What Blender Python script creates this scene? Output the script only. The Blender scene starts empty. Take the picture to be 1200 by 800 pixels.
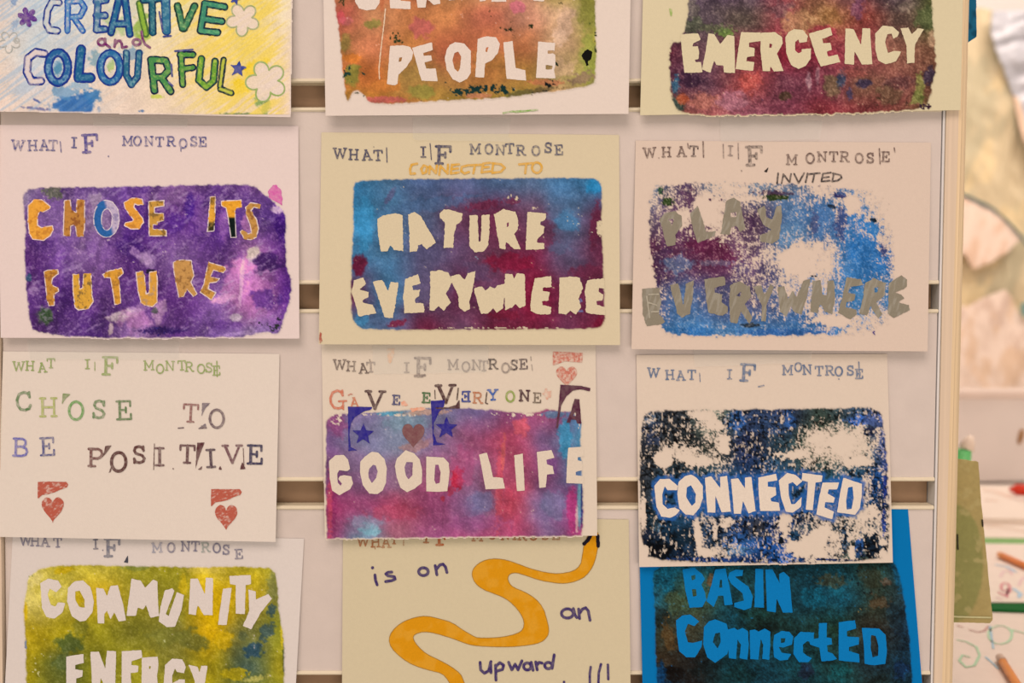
import bpy, math
import numpy as np
from mathutils import Vector

# ------------------------------------------------------------------ camera, world, lights
SC = bpy.context.scene
COL = SC.collection
F = 1172.0            # focal length in pixels of a 1200 x 800 frame
DIST = 0.70           # camera to wall
ZC = 1.10             # camera height
PITCH = math.radians(2.4)

cam_d = bpy.data.cameras.new('camera')
cam = bpy.data.objects.new('camera', cam_d)
COL.objects.link(cam)
cam_d.sensor_width = 36.0
cam_d.lens = 36.0 * F / 1200.0
cam_d.clip_start = 0.02
cam.location = (0, -DIST, ZC)
cam.rotation_euler = (math.pi / 2 - PITCH, 0, 0)
cam_d.dof.use_dof = True
cam_d.dof.focus_distance = 0.70
cam_d.dof.aperture_fstop = 5.0
SC.camera = cam

SC.view_settings.view_transform = 'Standard'
SC.view_settings.look = 'None'
SC.view_settings.gamma = 1.0
SC.view_settings.use_curve_mapping = False
SC.view_settings.exposure = 0.0

LIGHT = np.array([1.00, 0.79, 0.67])      # warm room light falling on the cards (linear)
world = bpy.data.worlds.new('room_light')
SC.world = world
world.use_nodes = True
bg = world.node_tree.nodes['Background']
bg.inputs['Color'].default_value = (1.0, 0.79, 0.67, 1)
bg.inputs['Strength'].default_value = 0.43

def area(name, loc, target, sx, sy, power, color):
    l = bpy.data.lights.new(name, 'AREA')
    l.shape = 'RECTANGLE'; l.size = sx; l.size_y = sy
    l.energy = power; l.color = color
    o = bpy.data.objects.new(name, l)
    COL.objects.link(o)
    o.location = loc
    o.rotation_euler = (Vector(target) - Vector(loc)).to_track_quat('-Z', 'Y').to_euler()
    return o

area('ceiling_lamp_front', (-0.5, -1.7, 2.9), (0, 0, 1.1), 1.8, 1.2, 32.5, (1.0, 0.775, 0.655))
area('fill_light_front', (0.7, -2.7, 0.55), (0, 0, 0.95), 2.0, 1.0, 23, (1.0, 0.79, 0.67))  # unseen fill added low in front to even the light over the cards
area('ceiling_lamp_back', (1.3, 1.0, 2.7), (1.0, 1.5, 0.8), 1.0, 1.0, 28, (1.0, 0.82, 0.70))

# ------------------------------------------------------------------ projection of picture points onto the wall
FWD = np.array([0, math.cos(PITCH), -math.sin(PITCH)])
UP = np.array([0, math.sin(PITCH), math.cos(PITCH)])
CAM = np.array([0, -DIST, ZC])

def ray(x, y):
    x = np.asarray(x, float); y = np.asarray(y, float)
    a = (x - 600.0) / F; b = (400.0 - y) / F
    return np.stack([a, FWD[1] + b * UP[1], FWD[2] + b * UP[2]], -1)

def wpx(x, y, d=0.0):                 # point on a plane parallel to the wall, d metres in front of it
    r = ray(x, y)
    t = (DIST - np.asarray(d, float)) / r[..., 1]
    return CAM + r * t[..., None]

def tpx(x, y, z):                     # point on a horizontal plane of height z
    r = ray(x, y)
    t = (z - ZC) / r[..., 2]
    return CAM + r * t[..., None]

# ------------------------------------------------------------------ colour
def s2l(c):
    c = np.asarray(c, float)
    return np.where(c <= 0.04045, c / 12.92, ((c + 0.055) / 1.055) ** 2.4)

def hx(s):
    return np.array([int(s[i:i + 2], 16) for i in (0, 2, 4)]) / 255.0

def alb(c):                           # photographed colour -> pigment colour under the room light
    if isinstance(c, str): c = hx(c)
    return np.clip(s2l(c) / LIGHT, 0.002, 0.92)

# ------------------------------------------------------------------ noise
def _lat(seed):
    return np.random.RandomState(seed).rand(256, 256)
_LC = {}
def vnoise(X, Y, seed):
    if seed not in _LC: _LC[seed] = _lat(seed)
    L = _LC[seed]
    xi = np.floor(X).astype(int); yi = np.floor(Y).astype(int)
    fx = X - xi; fy = Y - yi
    fx = fx * fx * (3 - 2 * fx); fy = fy * fy * (3 - 2 * fy)
    a = L[yi & 255, xi & 255]; b = L[yi & 255, (xi + 1) & 255]
    c = L[(yi + 1) & 255, xi & 255]; d = L[(yi + 1) & 255, (xi + 1) & 255]
    return (a * (1 - fx) + b * fx) * (1 - fy) + (c * (1 - fx) + d * fx) * fy

def fbm(X, Y, scale, seed, octv=3, ax=1.0, ay=1.0, ang=0.0):
    ca, sa = math.cos(ang), math.sin(ang)
    U = (X * ca + Y * sa) / (scale * ax); V = (-X * sa + Y * ca) / (scale * ay)
    s = 0; w = 0; a = 1.0
    for k in range(octv):
        s = s + a * vnoise(U * 2 ** k + 17.3 * k, V * 2 ** k + 9.1 * k, seed * 7 + k)
        w += a; a *= 0.55
    return s / w

def sstep(a, b, x):
    t = np.clip((x - a) / (b - a), 0, 1)
    return t * t * (3 - 2 * t)

# ------------------------------------------------------------------ signed distances, in picture units
def sd_poly(X, Y, poly):
    P = np.asarray(poly, float); n = len(P)
    d2 = np.full(X.shape, 1e12); ins = np.zeros(X.shape, bool)
    for i in range(n):
        ax, ay = P[i]; bx, by = P[(i + 1) % n]
        ex, ey = bx - ax, by - ay
        t = np.clip(((X - ax) * ex + (Y - ay) * ey) / (ex * ex + ey * ey + 1e-12), 0, 1)
        d2 = np.minimum(d2, (X - ax - t * ex) ** 2 + (Y - ay - t * ey) ** 2)
        if ay != by:
            c = (ay > Y) != (by > Y)
            ins ^= c & (X < ex * (Y - ay) / (by - ay) + ax)
    d = np.sqrt(d2)
    return np.where(ins, -d, d)

def sd_line(X, Y, pts, w):
    d2 = np.full(X.shape, 1e12)
    if len(pts) == 1: pts = [pts[0], (pts[0][0] + 0.01, pts[0][1])]
    for (ax, ay), (bx, by) in zip(pts[:-1], pts[1:]):
        ex, ey = bx - ax, by - ay
        t = np.clip(((X - ax) * ex + (Y - ay) * ey) / (ex * ex + ey * ey + 1e-12), 0, 1)
        d2 = np.minimum(d2, (X - ax - t * ex) ** 2 + (Y - ay - t * ey) ** 2)
    return np.sqrt(d2) - w / 2

def ring(cx, cy, rx, ry, n=18, a0=0, a1=360):
    return [(cx + rx * math.cos(math.radians(a0 + (a1 - a0) * k / n)),
             cy + ry * math.sin(math.radians(a0 + (a1 - a0) * k / n))) for k in range(n + 1)]

def smooth(pts, it=1):                # corner cutting, closed outline
    P = [tuple(p) for p in pts]
    for _ in range(it):
        Q = []
        for i in range(len(P)):
            a, b = P[i], P[(i + 1) % len(P)]
            Q.append((a[0] * .75 + b[0] * .25, a[1] * .75 + b[1] * .25))
            Q.append((a[0] * .25 + b[0] * .75, a[1] * .25 + b[1] * .75))
        P = Q
    return P

def heart(cx, cy, w, h):
    pts = []
    for k in range(40):
        t = 2 * math.pi * k / 40
        x = 16 * math.sin(t) ** 3
        y = -(13 * math.cos(t) - 5 * math.cos(2 * t) - 2 * math.cos(3 * t) - math.cos(4 * t))
        pts.append((cx + x / 32 * w, cy + (y - 2.5) / 29 * h))
    return pts

def star(cx, cy, R, r, rot=0, n=5):
    return [(cx + (R if k % 2 == 0 else r) * math.sin(math.pi * k / n + rot),
             cy - (R if k % 2 == 0 else r) * math.cos(math.pi * k / n + rot)) for k in range(2 * n)]

def flower(cx, cy, R, n=5, rot=0.0, depth=0.32):
    return [(cx + R * (1 - 2 * depth + 2 * depth * abs(math.cos(n * (t - rot) / 2)) ** .8) * math.cos(t),
             cy + R * (1 - 2 * depth + 2 * depth * abs(math.cos(n * (t - rot) / 2)) ** .8) * math.sin(t))
            for t in [2 * math.pi * k / 90 for k in range(90)]]

# ------------------------------------------------------------------ materials
_M = {}
def mat(key, color=None, rough=0.85, spec=0.2, vcol=False, grain=0.0, gscale=(300, 300, 300), bump=0.0,
        bscale=900.0, metallic=0.0, alpha=1.0, sheen=0.0):
    if key in _M: return _M[key]
    m = bpy.data.materials.new(key); m.use_nodes = True
    nt = m.node_tree; n = nt.nodes; l = nt.links
    p = n['Principled BSDF']
    p.inputs['Roughness'].default_value = rough
    p.inputs['Specular IOR Level'].default_value = spec
    p.inputs['Metallic'].default_value = metallic
    if alpha < 1: p.inputs['Alpha'].default_value = alpha
    if sheen: p.inputs['Sheen Weight'].default_value = sheen
    tc = n.new('ShaderNodeTexCoord')
    if vcol:
        a = n.new('ShaderNodeAttribute'); a.attribute_name = 'pigment'; src = a.outputs['Color']
    else:
        r = n.new('ShaderNodeRGB'); r.outputs[0].default_value = (*color, 1); src = r.outputs[0]
    if grain:
        mp = n.new('ShaderNodeMapping'); mp.inputs['Scale'].default_value = gscale
        l.new(tc.outputs['Object'], mp.inputs['Vector'])
        nz = n.new('ShaderNodeTexNoise'); nz.inputs['Scale'].default_value = 1.0; nz.inputs['Detail'].default_value = 4
        l.new(mp.outputs[0], nz.inputs['Vector'])
        mr = n.new('ShaderNodeMapRange')
        mr.inputs['From Min'].default_value = 0.3; mr.inputs['From Max'].default_value = 0.7
        mr.inputs['To Min'].default_value = 1 - grain; mr.inputs['To Max'].default_value = 1 + grain * 0.6
        l.new(nz.outputs['Fac'], mr.inputs['Value'])
        mx = n.new('ShaderNodeVectorMath'); mx.operation = 'SCALE'
        l.new(src, mx.inputs[0]); l.new(mr.outputs[0], mx.inputs['Scale'])
        src = mx.outputs[0]
    l.new(src, p.inputs['Base Color'])
    if bump:
        nb = n.new('ShaderNodeTexNoise'); nb.inputs['Scale'].default_value = bscale; nb.inputs['Detail'].default_value = 3
        l.new(tc.outputs['Object'], nb.inputs['Vector'])
        b = n.new('ShaderNodeBump'); b.inputs['Strength'].default_value = bump; b.inputs['Distance'].default_value = 0.001
        l.new(nb.outputs['Fac'], b.inputs['Height']); l.new(b.outputs[0], p.inputs['Normal'])
    _M[key] = m
    return m

PAINT = lambda: mat('block_print_paint', vcol=True, rough=0.85, spec=0.06, grain=0.10, gscale=(900, 900, 900), bump=0.12, bscale=700)
INK = lambda: mat('ink_and_marker', vcol=True, rough=0.85, spec=0.05, grain=0.06, gscale=(900, 900, 900))

# ------------------------------------------------------------------ mesh building
def mesh_np(name, V, quads=None, polys=None, cols=None, material=None, parent=None, smooth_sh=False, origin=None):
    V = np.asarray(V, float)
    if origin is None:
        origin = np.array(parent.location) if parent is not None else np.zeros(3)
    me = bpy.data.meshes.new(name)
    loops = []; starts = []; 
    q = np.zeros((0, 4), int) if quads is None else np.asarray(quads, int)
    lv = [q.reshape(-1)]; ls = [np.arange(len(q)) * 4]
    pos = len(q) * 4
    if polys:
        flat = [i for p in polys for i in p]
        lens = np.array([len(p) for p in polys])
        lv.append(np.array(flat, int)); ls.append(pos + np.concatenate([[0], np.cumsum(lens)[:-1]]))
    lv = np.concatenate(lv).astype(np.int32); ls = np.concatenate(ls).astype(np.int32)
    me.vertices.add(len(V)); me.vertices.foreach_set('co', (V - origin).astype(np.float32).reshape(-1))
    me.loops.add(len(lv)); me.loops.foreach_set('vertex_index', lv)
    me.polygons.add(len(ls)); me.polygons.foreach_set('loop_start', ls)
    if cols is not None:
        at = me.color_attributes.new('pigment', 'FLOAT_COLOR', 'POINT')
        c4 = np.ones((len(V), 4), np.float32); c4[:, :3] = cols
        at.data.foreach_set('color', c4.reshape(-1))
    me.update(calc_edges=True); me.validate()
    if material is not None:
        for mm in (material if isinstance(material, list) else [material]): me.materials.append(mm)
    me.polygons.foreach_set('use_smooth', np.full(len(me.polygons), bool(smooth_sh))); me.update()
    o = bpy.data.objects.new(name, me)
    COL.objects.link(o)
    if parent is not None: o.parent = parent
    else: o.location = origin
    return o

def msquares(Fd, X, Y):               # outline-accurate mesh of Fd < 0 on a regular lattice
    ny, nx = Fd.shape
    ins = Fd < 0
    a, b, c, d = ins[:-1, :-1], ins[1:, :-1], ins[1:, 1:], ins[:-1, 1:]
    full = a & b & c & d
    part = (a | b | c | d) & ~full
    gid = np.arange(ny * nx).reshape(ny, nx)
    J, I = np.nonzero(full)
    quads = np.stack([gid[J, I], gid[J + 1, I], gid[J + 1, I + 1], gid[J, I + 1]], -1)
    px = [X.reshape(-1)]; py = [Y.reshape(-1)]
    ex = []; ey = []; cache = {}; polys = []
    base = ny * nx
    fl = Fd.reshape(-1); xf = px[0]; yf = py[0]
    for j, i in zip(*np.nonzero(part)):
        ids = (gid[j, i], gid[j + 1, i], gid[j + 1, i + 1], gid[j, i + 1])
        poly = []
        for k in range(4):
            u, v = int(ids[k]), int(ids[(k + 1) % 4])
            fu, fv = fl[u], fl[v]
            if fu < 0: poly.append(u)
            if (fu < 0) != (fv < 0):
                key = (u, v) if u < v else (v, u)
                w = cache.get(key)
                if w is None:
                    t = fu / (fu - fv)
                    t = min(max(t, 0.02), 0.98)
                    ex.append(xf[u] + (xf[v] - xf[u]) * t); ey.append(yf[u] + (yf[v] - yf[u]) * t)
                    w = base + len(ex) - 1; cache[key] = w
                poly.append(w)
        if len(poly) >= 3: polys.append(poly)
    AX = np.concatenate([xf, np.array(ex)]); AY = np.concatenate([yf, np.array(ey)])
    used = np.zeros(len(AX), bool); used[quads.reshape(-1)] = True
    for p in polys: used[p] = True
    remap = np.cumsum(used) - 1
    return AX[used], AY[used], remap[quads], [[int(remap[k]) for k in p] for p in polys]

class Acc:                            # collects several shapes into one part
    def __init__(s): s.x = []; s.y = []; s.q = []; s.p = []; s.c = []; s.n = 0; s.e = []
    def add(s, x, y, q, p, c):
        s.e.append(np.full(len(x), 4e-6 * len(s.e)))
        s.x.append(x); s.y.append(y); s.q.append(q + s.n); s.p += [[k + s.n for k in r] for r in p]
        s.c.append(c); s.n += len(x)
    def build(s, name, posfn, material, parent):
        if s.n == 0: return None
        x = np.concatenate(s.x); y = np.concatenate(s.y)
        V = posfn(x, y); V[:, 1] -= np.concatenate(s.e)
        return mesh_np(name, V, np.concatenate(s.q), s.p, np.concatenate(s.c), material, parent)

def add_field(acc, sdf, box, colfn, res=0.6, rough=0.0, rs=3.0, seed=1):
    x0, y0, x1, y1 = box
    X, Y = np.meshgrid(np.arange(x0, x1 + res, res), np.arange(y0, y1 + res, res))
    Fd = sdf(X, Y)
    if rough: Fd = Fd + rough * (fbm(X, Y, rs, seed, 2) - 0.5) * 2
    if not (Fd < 0).any(): return
    x, y, q, p = msquares(Fd, X, Y)
    acc.add(x, y, q, p, colfn(x, y))

def pbox(pts, m=3):
    P = np.asarray(pts, float)
    return (P[:, 0].min() - m, P[:, 1].min() - m, P[:, 0].max() + m, P[:, 1].max() + m)

def empty(name, loc, label, cat, group=None):
    o = bpy.data.objects.new(name, None); COL.objects.link(o)
    o.empty_display_size = 0.02
    o.location = [float(v) for v in loc]
    o['label'] = label; o['category'] = cat
    if group: o['group'] = group
    bpy.context.view_layer.update()
    return o

# ------------------------------------------------------------------ setting: slatted display wall, posts, rear wall, floor
def box_faces(v0, v1):
    (x0, y0, z0), (x1, y1, z1) = v0, v1
    V = [(x0, y0, z0), (x1, y0, z0), (x1, y1, z0), (x0, y1, z0), (x0, y0, z1), (x1, y0, z1), (x1, y1, z1), (x0, y1, z1)]
    Q = [(0, 3, 2, 1), (4, 5, 6, 7), (0, 1, 5, 4), (1, 2, 6, 5), (2, 3, 7, 6), (3, 0, 4, 7)]
    return V, Q

def struct(o): o['kind'] = 'structure'; return o

def extrude_profile(prof, xs):        # prof: closed list of (y, z); extruded along x between xs[0], xs[1] (may be functions of z)
    n = len(prof); V = []
    for fx in xs:
        for (y, z) in prof: V.append((fx(z), y, z))
    Q = [(i, (i + 1) % n, n + (i + 1) % n, n + i) for i in range(n)]
    P = [list(range(n))[::-1], [n + i for i in range(n)]]
    return V, Q, P

def line3(xa, xb, d):                 # wall line through picture points (xa, 0) and (xb, 800): x as a function of height
    A = wpx(xa, 0, d); B = wpx(xb, 800, d)
    return lambda z: float(A[0] + (B[0] - A[0]) * (z - A[2]) / (B[2] - A[2]))

zp = lambda y: float(wpx(600, y, 0.0)[2])
xl = line3(-1.0, 8.0, 0); xr = line3(1106.5, 1089.0, 0)
wall_m = mat('painted_slat_board', alb('d8beae'), rough=0.6, spec=0.3, grain=0.035, gscale=(60, 60, 60), bump=0.1, bscale=500)
lip_m = mat('cream_slat_edging', alb('ecd0ae'), rough=0.5, spec=0.3, grain=0.03, gscale=(60, 60, 60))
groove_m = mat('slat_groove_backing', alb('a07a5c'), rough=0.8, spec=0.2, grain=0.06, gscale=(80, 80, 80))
V = []; Q = []; P = []; MI = []
pitch = (zp(333) - zp(563.5))
tops = []
k0 = zp(361)
zlist = [zp(126) + pitch * k for k in range(4, 0, -1)] + [zp(126), zp(362), zp(592), zp(817)] + [zp(817) - pitch * k for k in (1, 2, 3, 4)]
blist = [zp(97) + pitch * k for k in range(3, 0, -1)] + [zp(97), zp(333), zp(563.5), zp(790)] + [zp(790) - pitch * k for k in (1, 2, 3, 4)]
blist = blist[:len(zlist)]
def addp(prof, mi, a=xl, b=xr):
    global V, Q, P, MI
    v, q, p = extrude_profile(prof, (a, b)); n = len(V)
    V += v; Q += [tuple(k + n for k in f) for f in q]; P += [[k + n for k in f] for f in p]; MI.append((len(q), len(p), mi))
def lip_prof(z0, z1, out=0.0016):
    h = z1 - z0
    return [(0.010, z0), (-out * .4, z0), (-out, z0 + h * .3), (-out, z0 + h * .7), (-out * .4, z1), (0.010, z1)]
tops_px = zlist
for zt, zb in zip(zlist, [b for b in blist]):
    pass
allt = sorted(zlist, reverse=True); allb = sorted(blist, reverse=True)
LH = 0.0028
for zt in allt:
    nb = [b for b in allb if b < zt - 0.02]
    zb = nb[0] if nb else max(zt - pitch + 0.018, 0.002)
    if zt < 0.03: continue
    zb = max(zb, 0.002)
    addp([(0.0, zb + LH), (0.0, zt - LH), (0.012, zt - LH), (0.012, zb + LH)], 0)
    addp(lip_prof(zt - LH, zt), 1); addp(lip_prof(zb, zb + LH), 1)
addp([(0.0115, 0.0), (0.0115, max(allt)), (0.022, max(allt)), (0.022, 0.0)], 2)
o = struct(mesh_np('wall_front', V, Q, P, None, [wall_m, lip_m, groove_m]))
nq = len(Q); mi = np.zeros(len(o.data.polygons), np.int32); qi = 0; pi_ = nq
for a, b, m_ in MI:
    mi[qi:qi + a] = m_; mi[pi_:pi_ + b] = m_; qi += a; pi_ += b
o.data.polygons.foreach_set('material_index', mi)
ZTOP = max(allt)

def post(name, prof, mats, mids):     # prof: closed list of (x at picture top, x at picture bottom, y)
    V = []
    n = len(prof)
    for z in (0.0, ZTOP):
        for (xa, xb, yy) in prof: V.append((line3(xa, xb, -yy if yy < 0.009 else 0.0)(z), yy, z))
    Q = [(i, (i + 1) % n, n + (i + 1) % n, n + i) for i in range(n)]
    P = [list(range(n))[::-1], [n + i for i in range(n)]]
    o = struct(mesh_np(name, V, Q, P, None, mats))
    m = np.zeros(len(Q) + 2, np.int32); m[:n] = mids
    o.data.polygons.foreach_set('material_index', m)
    return o
ridge_m = mat('white_edge_bead', alb('e2d0c4'), rough=0.7, spec=0.3, grain=0.05, gscale=(200, 200, 20))
wood_m = mat('wood_post_lit_side', alb('ecc498'), rough=0.55, spec=0.3, grain=0.12, gscale=(420, 420, 6), bump=0.08, bscale=300)  # rounded right side of the post: warm side light put into the colour
wood2_m = mat('cream_painted_post', alb('e2bfa0'), rough=0.55, spec=0.3, grain=0.08, gscale=(420, 420, 6), bump=0.06, bscale=300)
dark_m = mat('post_gap_shadow_line', alb('5a4a40'), rough=0.9)
post('trim_1', [(1107.7, 1090.2, 0.022), (1107.7, 1090.2, -0.0002), (1108.2, 1090.7, -0.0014), (1110.2, 1092.7, -0.0016), (1110.8, 1093.3, -0.001)] +
     [(1110.9, 1093.4, 0.022)], [ridge_m], [0] * 6)
post('trim_2', [(1111.1, 1093.6, 0.034), (1111.1, 1093.6, -0.001), (1112, 1094.5, -0.002), (1127.5, 1104, -0.002), (1131, 1108, -0.0016), (1134, 1113, 0.001),
                (1135.7, 1116, 0.006), (1135.4, 1116, 0.034)], [wood2_m, wood_m], [0, 0, 0, 1, 1, 1, 1, 1])
post('trim_3', [(-60, -50, 0.034), (-60, -50, -0.004), (-5.5, 3.2, -0.004), (-4, 5.0, -0.002), (-3.4, 5.6, 0.034)], [wood2_m], [0] * 5)

rear_m = mat('cream_rear_wall', alb('f6e4cc'), rough=0.9, spec=0.1, grain=0.03, gscale=(8, 8, 8))
v, q = box_faces((-1.5, 2.5, 0), (3.0, 2.6, 2.8)); struct(mesh_np('wall_back', v, q, None, None, rear_m))
floor_m = mat('beige_floor', alb('b9a48e'), rough=0.6, spec=0.3, grain=0.08, gscale=(20, 20, 20))
v, q = box_faces((-2.5, -2.5, -0.05), (3.0, 2.6, 0.0)); struct(mesh_np('floor', v, q, None, None, floor_m))

# ------------------------------------------------------------------ cards
GROUP = 'block printed cards taped to the slat wall'
class Card:
    def __init__(s, quad, paper, label, d0=0.0022, d1=0.006, pw=1.3, bow=0.0, seed=1, category='card', name='printed_card'):
        s.q = np.array(quad, float); s.paper = alb(paper); s.phex = paper; s.seed = seed
        s.d0, s.d1, s.pw, s.bow = d0, d1, pw, bow
        c = s.q.mean(0)
        loc = s.pos(np.array([c[0]]), np.array([s.q[:2, 1].mean()]), 0)[0]
        s.root = empty(name, loc, label, category, GROUP)
        # the sheet itself: front, back and edges
        nu, nv = 36, 26
        U, W = np.meshgrid(np.linspace(0, 1, nu), np.linspace(0, 1, nv))
        A, B, C, D = s.q
        PX = (A * (1 - U[..., None]) + B * U[..., None]) * (1 - W[..., None]) + (D * (1 - U[..., None]) + C * U[..., None]) * W[..., None]
        x = PX[..., 0].reshape(-1); y = PX[..., 1].reshape(-1)
        Vf = s.pos(x, y, 0.0); Vb = s.pos(x, y, -0.00045)
        g = np.arange(nu * nv).reshape(nv, nu); N = nu * nv
        qf = np.stack([g[:-1, :-1], g[1:, :-1], g[1:, 1:], g[:-1, 1:]], -1).reshape(-1, 4)
        qb = qf[:, ::-1] + N
        per = list(g[:, 0]) + list(g[-1, 1:]) + list(g[::-1, -1][1:]) + list(g[0, ::-1][1:-1])
        qs = [(per[i], per[i] + N, per[(i + 1) % len(per)] + N, per[(i + 1) % len(per)]) for i in range(len(per))]
        m = mat('card_paper_' + paper, s.paper, rough=0.9, spec=0.06, grain=0.02, gscale=(500, 500, 500), bump=0.08, bscale=1200)
        mesh_np('paper_sheet', np.concatenate([Vf, Vb]), np.concatenate([qf, qb, np.array(qs)]), None, None, m, s.root)
    def pos(s, x, y, eps):
        A, B, C, D = s.q
        u = np.clip((x - A[0]) / (B[0] - A[0]), -.05, 1.05)
        yt = A[1] + (B[1] - A[1]) * u; yb = D[1] + (C[1] - D[1]) * u
        v = np.clip((y - yt) / (yb - yt), 0, 1.02)
        d = s.d0 + (s.d1 - s.d0) * v ** s.pw + s.bow * (4 * (u - .5) ** 2) * v
        return wpx(x, y, d + eps)
    def at(s, eps): return lambda x, y: s.pos(x, y, eps)

def solid(c, paper=None, fade=0.0, seed=3, sc=4.0, var=0.0):
    a = alb(c)
    def fn(x, y):
        r = np.repeat(a[None], len(x), 0)
        if var: r = r * (1 + var * (fbm(x, y, sc * 2, seed + 5, 3) - 0.5)[:, None] * 2)
        if fade:
            t = np.clip(fade * 1.9 * (fbm(x, y, sc, seed, 3) - 0.22), 0, .92)[:, None]
            r = r * (1 - t) + paper[None] * t
        return np.clip(r, .002, .95)
    return fn

def fr(frame, pts):                   # crop coordinates -> picture coordinates
    x0, y0, s = frame
    return [(x0 + a / s, y0 + b / s) for a, b in pts]

def letters(card, name, frame, polys, colfn, eps=0.00032, rough=0.35, res=0.6, sm=0, seed=1, rs=3.0, label=None, mode=None):
    """polys: list of outlines; an entry may be (outline, hole, hole...)"""
    acc = Acc()
    for k, L in enumerate(polys):
        if isinstance(L, tuple): out, holes = L[0], L[1:]
        else: out, holes = L, ()
        out = fr(frame, out); holes = [fr(frame, h) for h in holes]
        if sm: out = smooth(out, sm); holes = [smooth(h, sm) for h in holes]
        def sdf(X, Y):
            d = sd_poly(X, Y, out)
            for h in holes: d = np.maximum(d, -sd_poly(X, Y, h))
            return d
        cf = colfn[k] if isinstance(colfn, list) else colfn
        cc = (lambda x, y, cf=cf, sdf=sdf: cf(x, y, sdf(x, y))) if mode == 'sd' else cf
        add_field(acc, sdf, pbox(out, 2), cc, res, rough, rs, seed + k)
    o = acc.build(name, card.at(eps), INK(), card.root)
    if o and label: o['label'] = label
    return o

def strokes(card, name, frame, lines, w, colfn, eps=0.0004, res=0.4, rough=0.12, seed=1, mode=None):
    acc = Acc(); S = []
    for L in lines:
        ww = w
        if isinstance(L, tuple) and not isinstance(L[0], (int, float)) and isinstance(L[1], (int, float)): L, ww = L
        S.append((fr(frame, L), ww))
    def sdf(X, Y):
        d = np.full(X.shape, 1e6)
        for pts, ww in S:
            x0, y0, x1, y1 = pbox(pts, ww + 2)
            i0, i1 = np.searchsorted(X[0], [x0, x1]); j0, j1 = np.searchsorted(Y[:, 0], [y0, y1])
            if i1 > i0 and j1 > j0:
                v = d[j0:j1, i0:i1]
                np.minimum(v, sd_line(X[j0:j1, i0:i1], Y[j0:j1, i0:i1], pts, ww), out=v)
        return d
    add_field(acc, sdf, pbox([p for pts, _ in S for p in pts], w + 1.5), colfn, res, rough, 2.0, seed)
    return acc.build(name, card.at(eps), INK(), card.root)

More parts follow.
